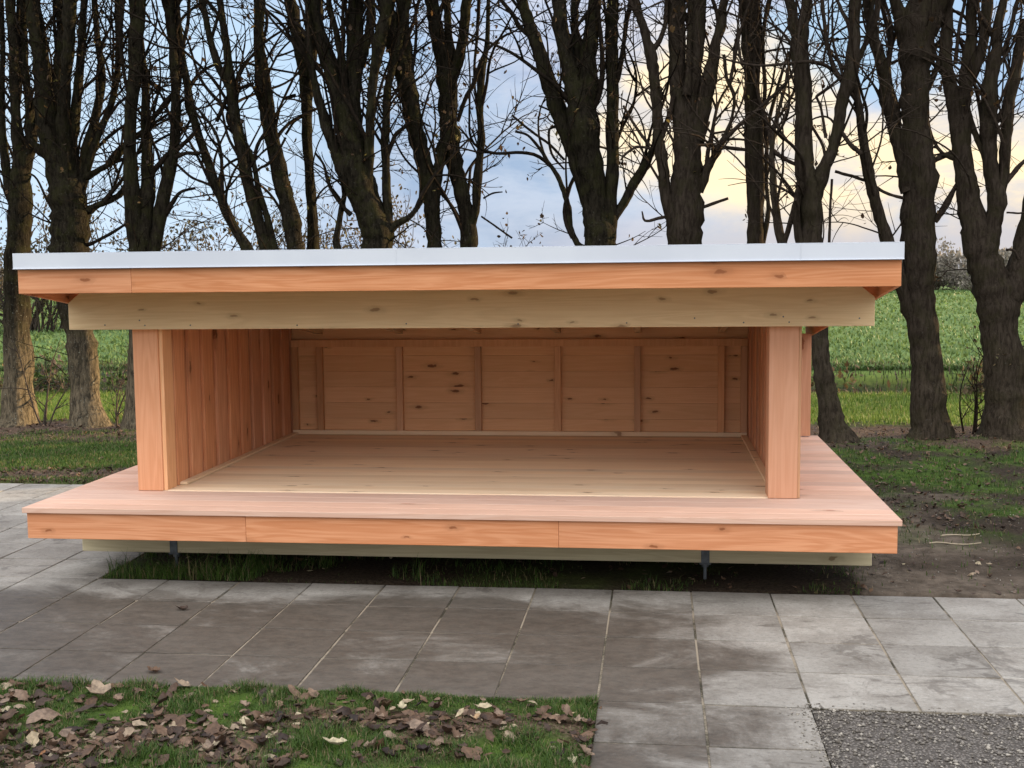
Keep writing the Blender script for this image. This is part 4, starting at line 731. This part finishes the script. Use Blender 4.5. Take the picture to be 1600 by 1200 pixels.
def make_tree(key,label,barkm,twm,leafp,tw=1.,seed=1):
    global rng
    rng=np.random.default_rng(seed); random.seed(seed)
    L=TREES[key]; b=L[0][0]
    root=empty('bare_tree',(b[0],b[1],0),label,'tree','bare trees in the row behind the shelter')
    tb=TB(); br=TB(); tips=[]; tr=TB()
    for i,l in enumerate(L):
        Q=np.array(l,float); Q=Q[Q[:,3]>.0008]
        top=Q[-1]
        if top[2]>3.9:     # the limb goes on above the picture
            d=Q[-1,:3]-Q[-3,:3]; d/=np.linalg.norm(d); r=top[3]; E=[]; p=top[:3].copy(); n_=5; Lx=rng.uniform(1.6,2.8)*min(1.,.45+r*12)
            for q in range(n_):
                d=d+rng.normal(0,.10,3)+np.array([0,0,.10]); d/=np.linalg.norm(d); p=p+d*Lx/n_; E.append([*p,r*(1-(q+1)/n_*.85)])
            Q=np.vstack([Q,E])
        S=smooth_path(Q,5); S[:,3]=np.maximum(S[:,3],.0015)
        wob=rng.normal(0,1,(len(S),3)); wob=(wob+np.roll(wob,1,0)+np.roll(wob,-1,0))/3
        S[:,:3]+=wob*np.minimum(S[:,3:4]*.13,.008)
        S[:,3]*=1+rng.normal(0,.045,len(S))
        if Q[0,3]>.035:
            for _ in range(max(1,len(S)//9)):
                j0=rng.integers(0,len(S)); S[:,3]*=1+rng.uniform(.05,.20)*(.45 if i==0 else 1.)*np.exp(-((np.arange(len(S))-j0)/rng.uniform(.6,1.3))**2)
                S[:,:3]+=(rng.normal(0,.10,3)*(.4 if i==0 else 1.)*S[j0,3])*np.exp(-((np.arange(len(S))-j0)/2.)**2)[:,None]
        big=Q[0,3]>.035
        (tr if i==0 else (tb if big else br)).tube(S[:,:3],S[:,3],16 if i==0 else (10 if big else 6),.07 if i==0 else (.035 if big else 0.))
        # secondary upright shoots off the larger limbs
        if big:
            for _ in range(int(len(S)*.085*tw)):
                j=rng.integers(3,len(S)-2); p=S[j,:3]
                if p[2]<1.9: continue
                t=S[j,:3]-S[j-1,:3]; t/=np.linalg.norm(t)+1e-9; q=rng.normal(0,1,3)*np.array([1,.9,.2]); q-=q@t*t; q/=np.linalg.norm(q)+1e-9
                twig(br,p+q*S[j,3]*.4,t*.9+q*rng.uniform(.25,.7)+np.array([0,0,.4]),rng.uniform(1.,2.2),rng.uniform(.009,.024),2,tips,.34,6)
        # side twigs
        seg=np.linalg.norm(np.diff(S[:,:3],axis=0),axis=1).sum()
        cnt=int(seg*(1.35 if big else 1.8)*tw)
        for _ in range(cnt):
            j=rng.integers(1,len(S)-1); p=S[j,:3]; 
            if p[2]<1.5 and rng.random()<.92: continue
            t=S[j,:3]-S[j-1,:3]; t/=np.linalg.norm(t)+1e-9; q=rng.normal(0,1,3)*np.array([1,.75,.6]); q-=q@t*t; q/=np.linalg.norm(q)+1e-9
            r=min(S[j,3]*.45,rng.uniform(.0035,.009)); ln=rng.uniform(.35,1.1)*(.6+r*60)
            twig(br,p+q*S[j,3]*.5,t*rng.uniform(.3,.8)+q,ln,r,2 if rng.random()<.6 else 1,tips)
    tr.build('trunk',barkm,root); tb.build('limbs',barkm,root); br.build('crown',twm,root)
    tips=np.array(tips); k=rng.random(len(tips))<leafp*.5; tp=tips[k]
    if len(tp):
        tp=np.repeat(tp,2,0)+rng.normal(0,.03,(len(tp)*2,3)); leafquads('withered_leaves',tp,.042,root)
TWD=simple('twig_bark_dark',(.010,.008,.006),(.02,.015,.011),30,.95,0,.1,.02)
specs=[('a','dark tree at the far left edge, its trunk base lit gold',0,0,.10,1.15),
 ('b','thick mossy tree with fanned limbs just left of the left post',0,0,.12,1.1),
 ('c','dark tree rising behind the left end of the roof in two close upright stems',0,0,.12,1.1),
 ('d','tree whose long slender stems lean far to the left above the roof',0,0,.10,1.),
 ('pole','single thin straight stem between the left-leaning stems and the broad dark fan of limbs',0,0,.10,.5),
 ('e','broad dark tree with a dense fan of limbs above the middle left of the roof',0,0,.12,.9),
 ('f','tree of two long stems meeting in a narrow arch, withered leaves hanging to its right',0,0,.30,1.1),
 ('g','tree with a V-shaped bundle of thick straight limbs above the centre of the roof',0,0,.22,1.),
 ('h','stout trunk in front of the yellow cloud with a crooked limb on each side',1,1,.14,.9),
 ('i','slender single upright stem just right of the yellow cloud',1,1,.08,.8),
 ('j','tree with a thin slanting base beside the right post, forking high into a wide Y',1,1,.10,.9),
 ('k','thickest brown trunk standing just past the right end of the roof',1,1,.08,.9),
 ('l','tree at the right edge of the picture forking low into a tangle of limbs',1,1,.10,1.1)]
for i,(k_,lab,b_,t_,lp,tw) in enumerate(specs): make_tree(k_,lab,BK[b_],[TWD,TWM][t_],lp,tw*(1.9 if i<4 else 1.55),100+i)
rng=np.random.default_rng(77); random.seed(77)
# ---- brown and olive bushes of the field hedge, and far trees
m,N=new_mat('hedge_leaves'); A=N.n('ShaderNodeAttribute',attribute_name='bd').outputs['Color']; s=N.n('ShaderNodeSeparateColor',{0:A})
finish(N,N.ramp(s.outputs[0],[(0,(.04,.03,.016)),(.4,(.085,.06,.03)),(.8,(.13,.095,.045)),(1,(.10,.10,.04))]),.8,trans=.3); M['hedge']=m
m,N=new_mat('far_foliage_hazed'); A=N.n('ShaderNodeAttribute',attribute_name='bd').outputs['Color']; s=N.n('ShaderNodeSeparateColor',{0:A})
finish(N,N.mix(s.outputs[0],(.17,.15,.12),(.27,.24,.195)),.9,trans=.2); M['farleaf']=m  # lightened brown; distance haze is put into the leaf colour
def bush(name,x,y,wd,h,label,nst,nl,ls,mat,group,cat='bush',trunk=False,zlow=.0,tk=1.):
    gz=float(height(np.array([x]),np.array([y]))[0]); root=empty(name,(x,y,gz),label,cat,group); tb=TB(); tips=[]
    for _ in range(nst):
        a=rng.uniform(0,6.28); r_=rng.random()**.5*wd*.28; p=np.array([x+r_*math.cos(a),y+r_*math.sin(a)*.6,gz-.02])
        d=np.array([math.cos(a)*wd/h*.6,math.sin(a)*.4*wd/h,1.])+rng.normal(0,.12,3)
        twig(tb,p,d,h*rng.uniform(.6,1.05),.012*h*tk,2,tips,.22,3)
    tips=np.array(tips); tb.build('stems' if not trunk else 'trunk',mat[0],root)
    P=tips[rng.integers(0,len(tips),nl)]+rng.normal(0,1,(nl,3))*np.array([wd*.07,wd*.06,h*.055]); P=P[P[:,2]>gz+zlow]
    leafquads('foliage',P,ls,root,mat[1])
HG='brown bushes along the far side of the field'
for x,y,wd,h,lab in ((-19.6,30,3.0,3.9,'golden brown bush at the field edge between the two leftmost trunks'),
  (-17.2,31,2.6,2.9,'lower dark brown bush just left of the left end of the front beam'),
  (-15.0,33,3.4,3.8,'olive brown bush showing low behind the stems above the left part of the roof'),
  (-12.2,34,3.2,3.5,'sparse brown bush low behind the long leaning stems'),
  (-9.2,33,2.6,3.9,'warm brown bush showing above the roof beside the broad dark tree'),
  (-23.,31,3.0,4.2,'orange brown bush half hidden behind the far left trunk')):
    bush('hedge_or_shade_bush',x,y,wd,h,lab,22,1500,.11,(TWR,M['hedge']),HG)
FG='distant trees on the horizon'
for x,y,wd,h,lab in ((21.4,92,3.6,3.6,'small round far tree on the horizon right of the thickest trunk'),
  (19.6,94,4.5,1.9,'low far hedge clump directly right of the thickest trunk'),
  (24.0,95,5,2.2,'low far clump left of the forked right-edge tree'),
  (27.2,90,6,3.0,'far grey brown tree seen low in the fork of the right-edge tree'),
  (31.5,95,6,4.5,'far tree beyond the right edge of the field')):
    bush('distant_tree',x,y,wd,h,lab,16,2600,.19,(TWR,M['farleaf']),FG,'tree',True,0,.6)
# a hedge line closing the field, too far and merged to count
tb=[];n=22000; xx=rng.uniform(-150,70,n); yy=100+rng.normal(0,1.5,n)-.12*xx; hh=rng.random(n)**.7*(1.2+1.5*vnoise(xx,yy*0,.09,91)+1.2*vnoise(xx,yy*0,.4,92))
leafquads('distant_hedge',np.stack([xx,yy,hh],1),.5,None,M['farleaf'])
hd=bpy.data.objects['distant_hedge']; tag(hd,'far brown hedge line along the end of the field',None,None,'stuff')
BG='added bushes beyond the right edge of the view that block the sun'  # added out of view; they block low sun from shelter and right-hand trees
for x,y,wd,h,lab in ((7.,4.2,3.,3.2,'nearest added sun-blocking bush outside the right edge, level with the shelter'),(8.2,6.6,3.,3.4,'added sun-blocking bush outside the right edge, in line with the tree row'),
  (11.,8.6,3.4,3.6,'added sun-blocking bush outside the right edge, behind the tree row'),(12.5,6.,3.4,3.6,'farther added sun-blocking bush outside the right edge in line with the trees'),(10.6,3.6,3.2,3.2,'added sun-blocking bush outside the right edge beside the paving')):
    bush('hedge_or_shade_bush',x,y,wd,h,lab,18,3600,.17,(TWR,M['hedge']),BG)
# ---- thin shrub between the two right trunks
bush('thorn_shrub',2.86,6.6,.7,1.05,'thin twisted leafless shrub between the two thick trunks on the right',9,160,.03,(TWM,M['hedge']),None,'shrub',False,.2)
bush('weed_clump',4.6,10.6,1.6,.55,'rusty brown weed clump in the ditch beside the slanting tree',14,500,.07,(TWR,M['hedge']),'weed clumps in the ditch','weeds')
bush('weed_clump',3.4,12.2,2.0,.7,'dull brown weed clump in the ditch left of the thickest trunk',14,600,.08,(TWR,M['hedge']),'weed clumps in the ditch','weeds')
bush('weed_clump',-8.3,11.,2.4,.7,'dark weed clump in the ditch behind the mossy left tree',16,600,.08,(TWR,M['rough']),'weed clumps in the ditch','weeds')
for x,y,lab in ((1.8,11.6,'brown weed clump in the ditch near the right post'),(5.6,12.0,'dull weed clump in the ditch between the two right trunks'),(-7.2,12.4,'brown weed clump in the ditch right of the mossy left tree'),(-10.4,11.8,'dark weed clump in the ditch between the two left trunks')):
    bush('weed_clump',x,y,2.2,.75,lab,14,600,.07,(TWR,M['hedge']),'weed clumps in the ditch','weeds')
# low shoots at the foot of the left trunks
for x,y,lab in ((-6.72,6.72,'basal shoots lit gold at the right foot of the far left tree'),(-5.86,6.7,'thin forked shoot close to the right side of the mossy tree')):
    bush('basal_shoots',x,y,.22,1.05,lab,4,12,.03,(TWR,M['hedge']),None,'shoots',False,.2)
# ---- straw stalks on the bare earth at the right
for (x0,y0,x1,y1,lab) in ((1.44,1.955,1.745,1.985,'longer pale straw stalk lying on the bare earth right of the shelter'),(1.56,2.19,1.80,2.23,'shorter pale straw stalk behind the longer one on the bare earth')):
    t=TB(); P=np.linspace((x0,y0,0),(x1,y1,0),8); P[:,2]=height(P[:,0],P[:,1])+.010+.004*np.sin(np.arange(8)); P[:,1]+=.006*np.sin(np.arange(8)*.9)
    t.tube(P,np.linspace(.0038,.0025,8),6); o=t.build('straw_stalk',M['straw'],None); tag(o,lab,'straw')
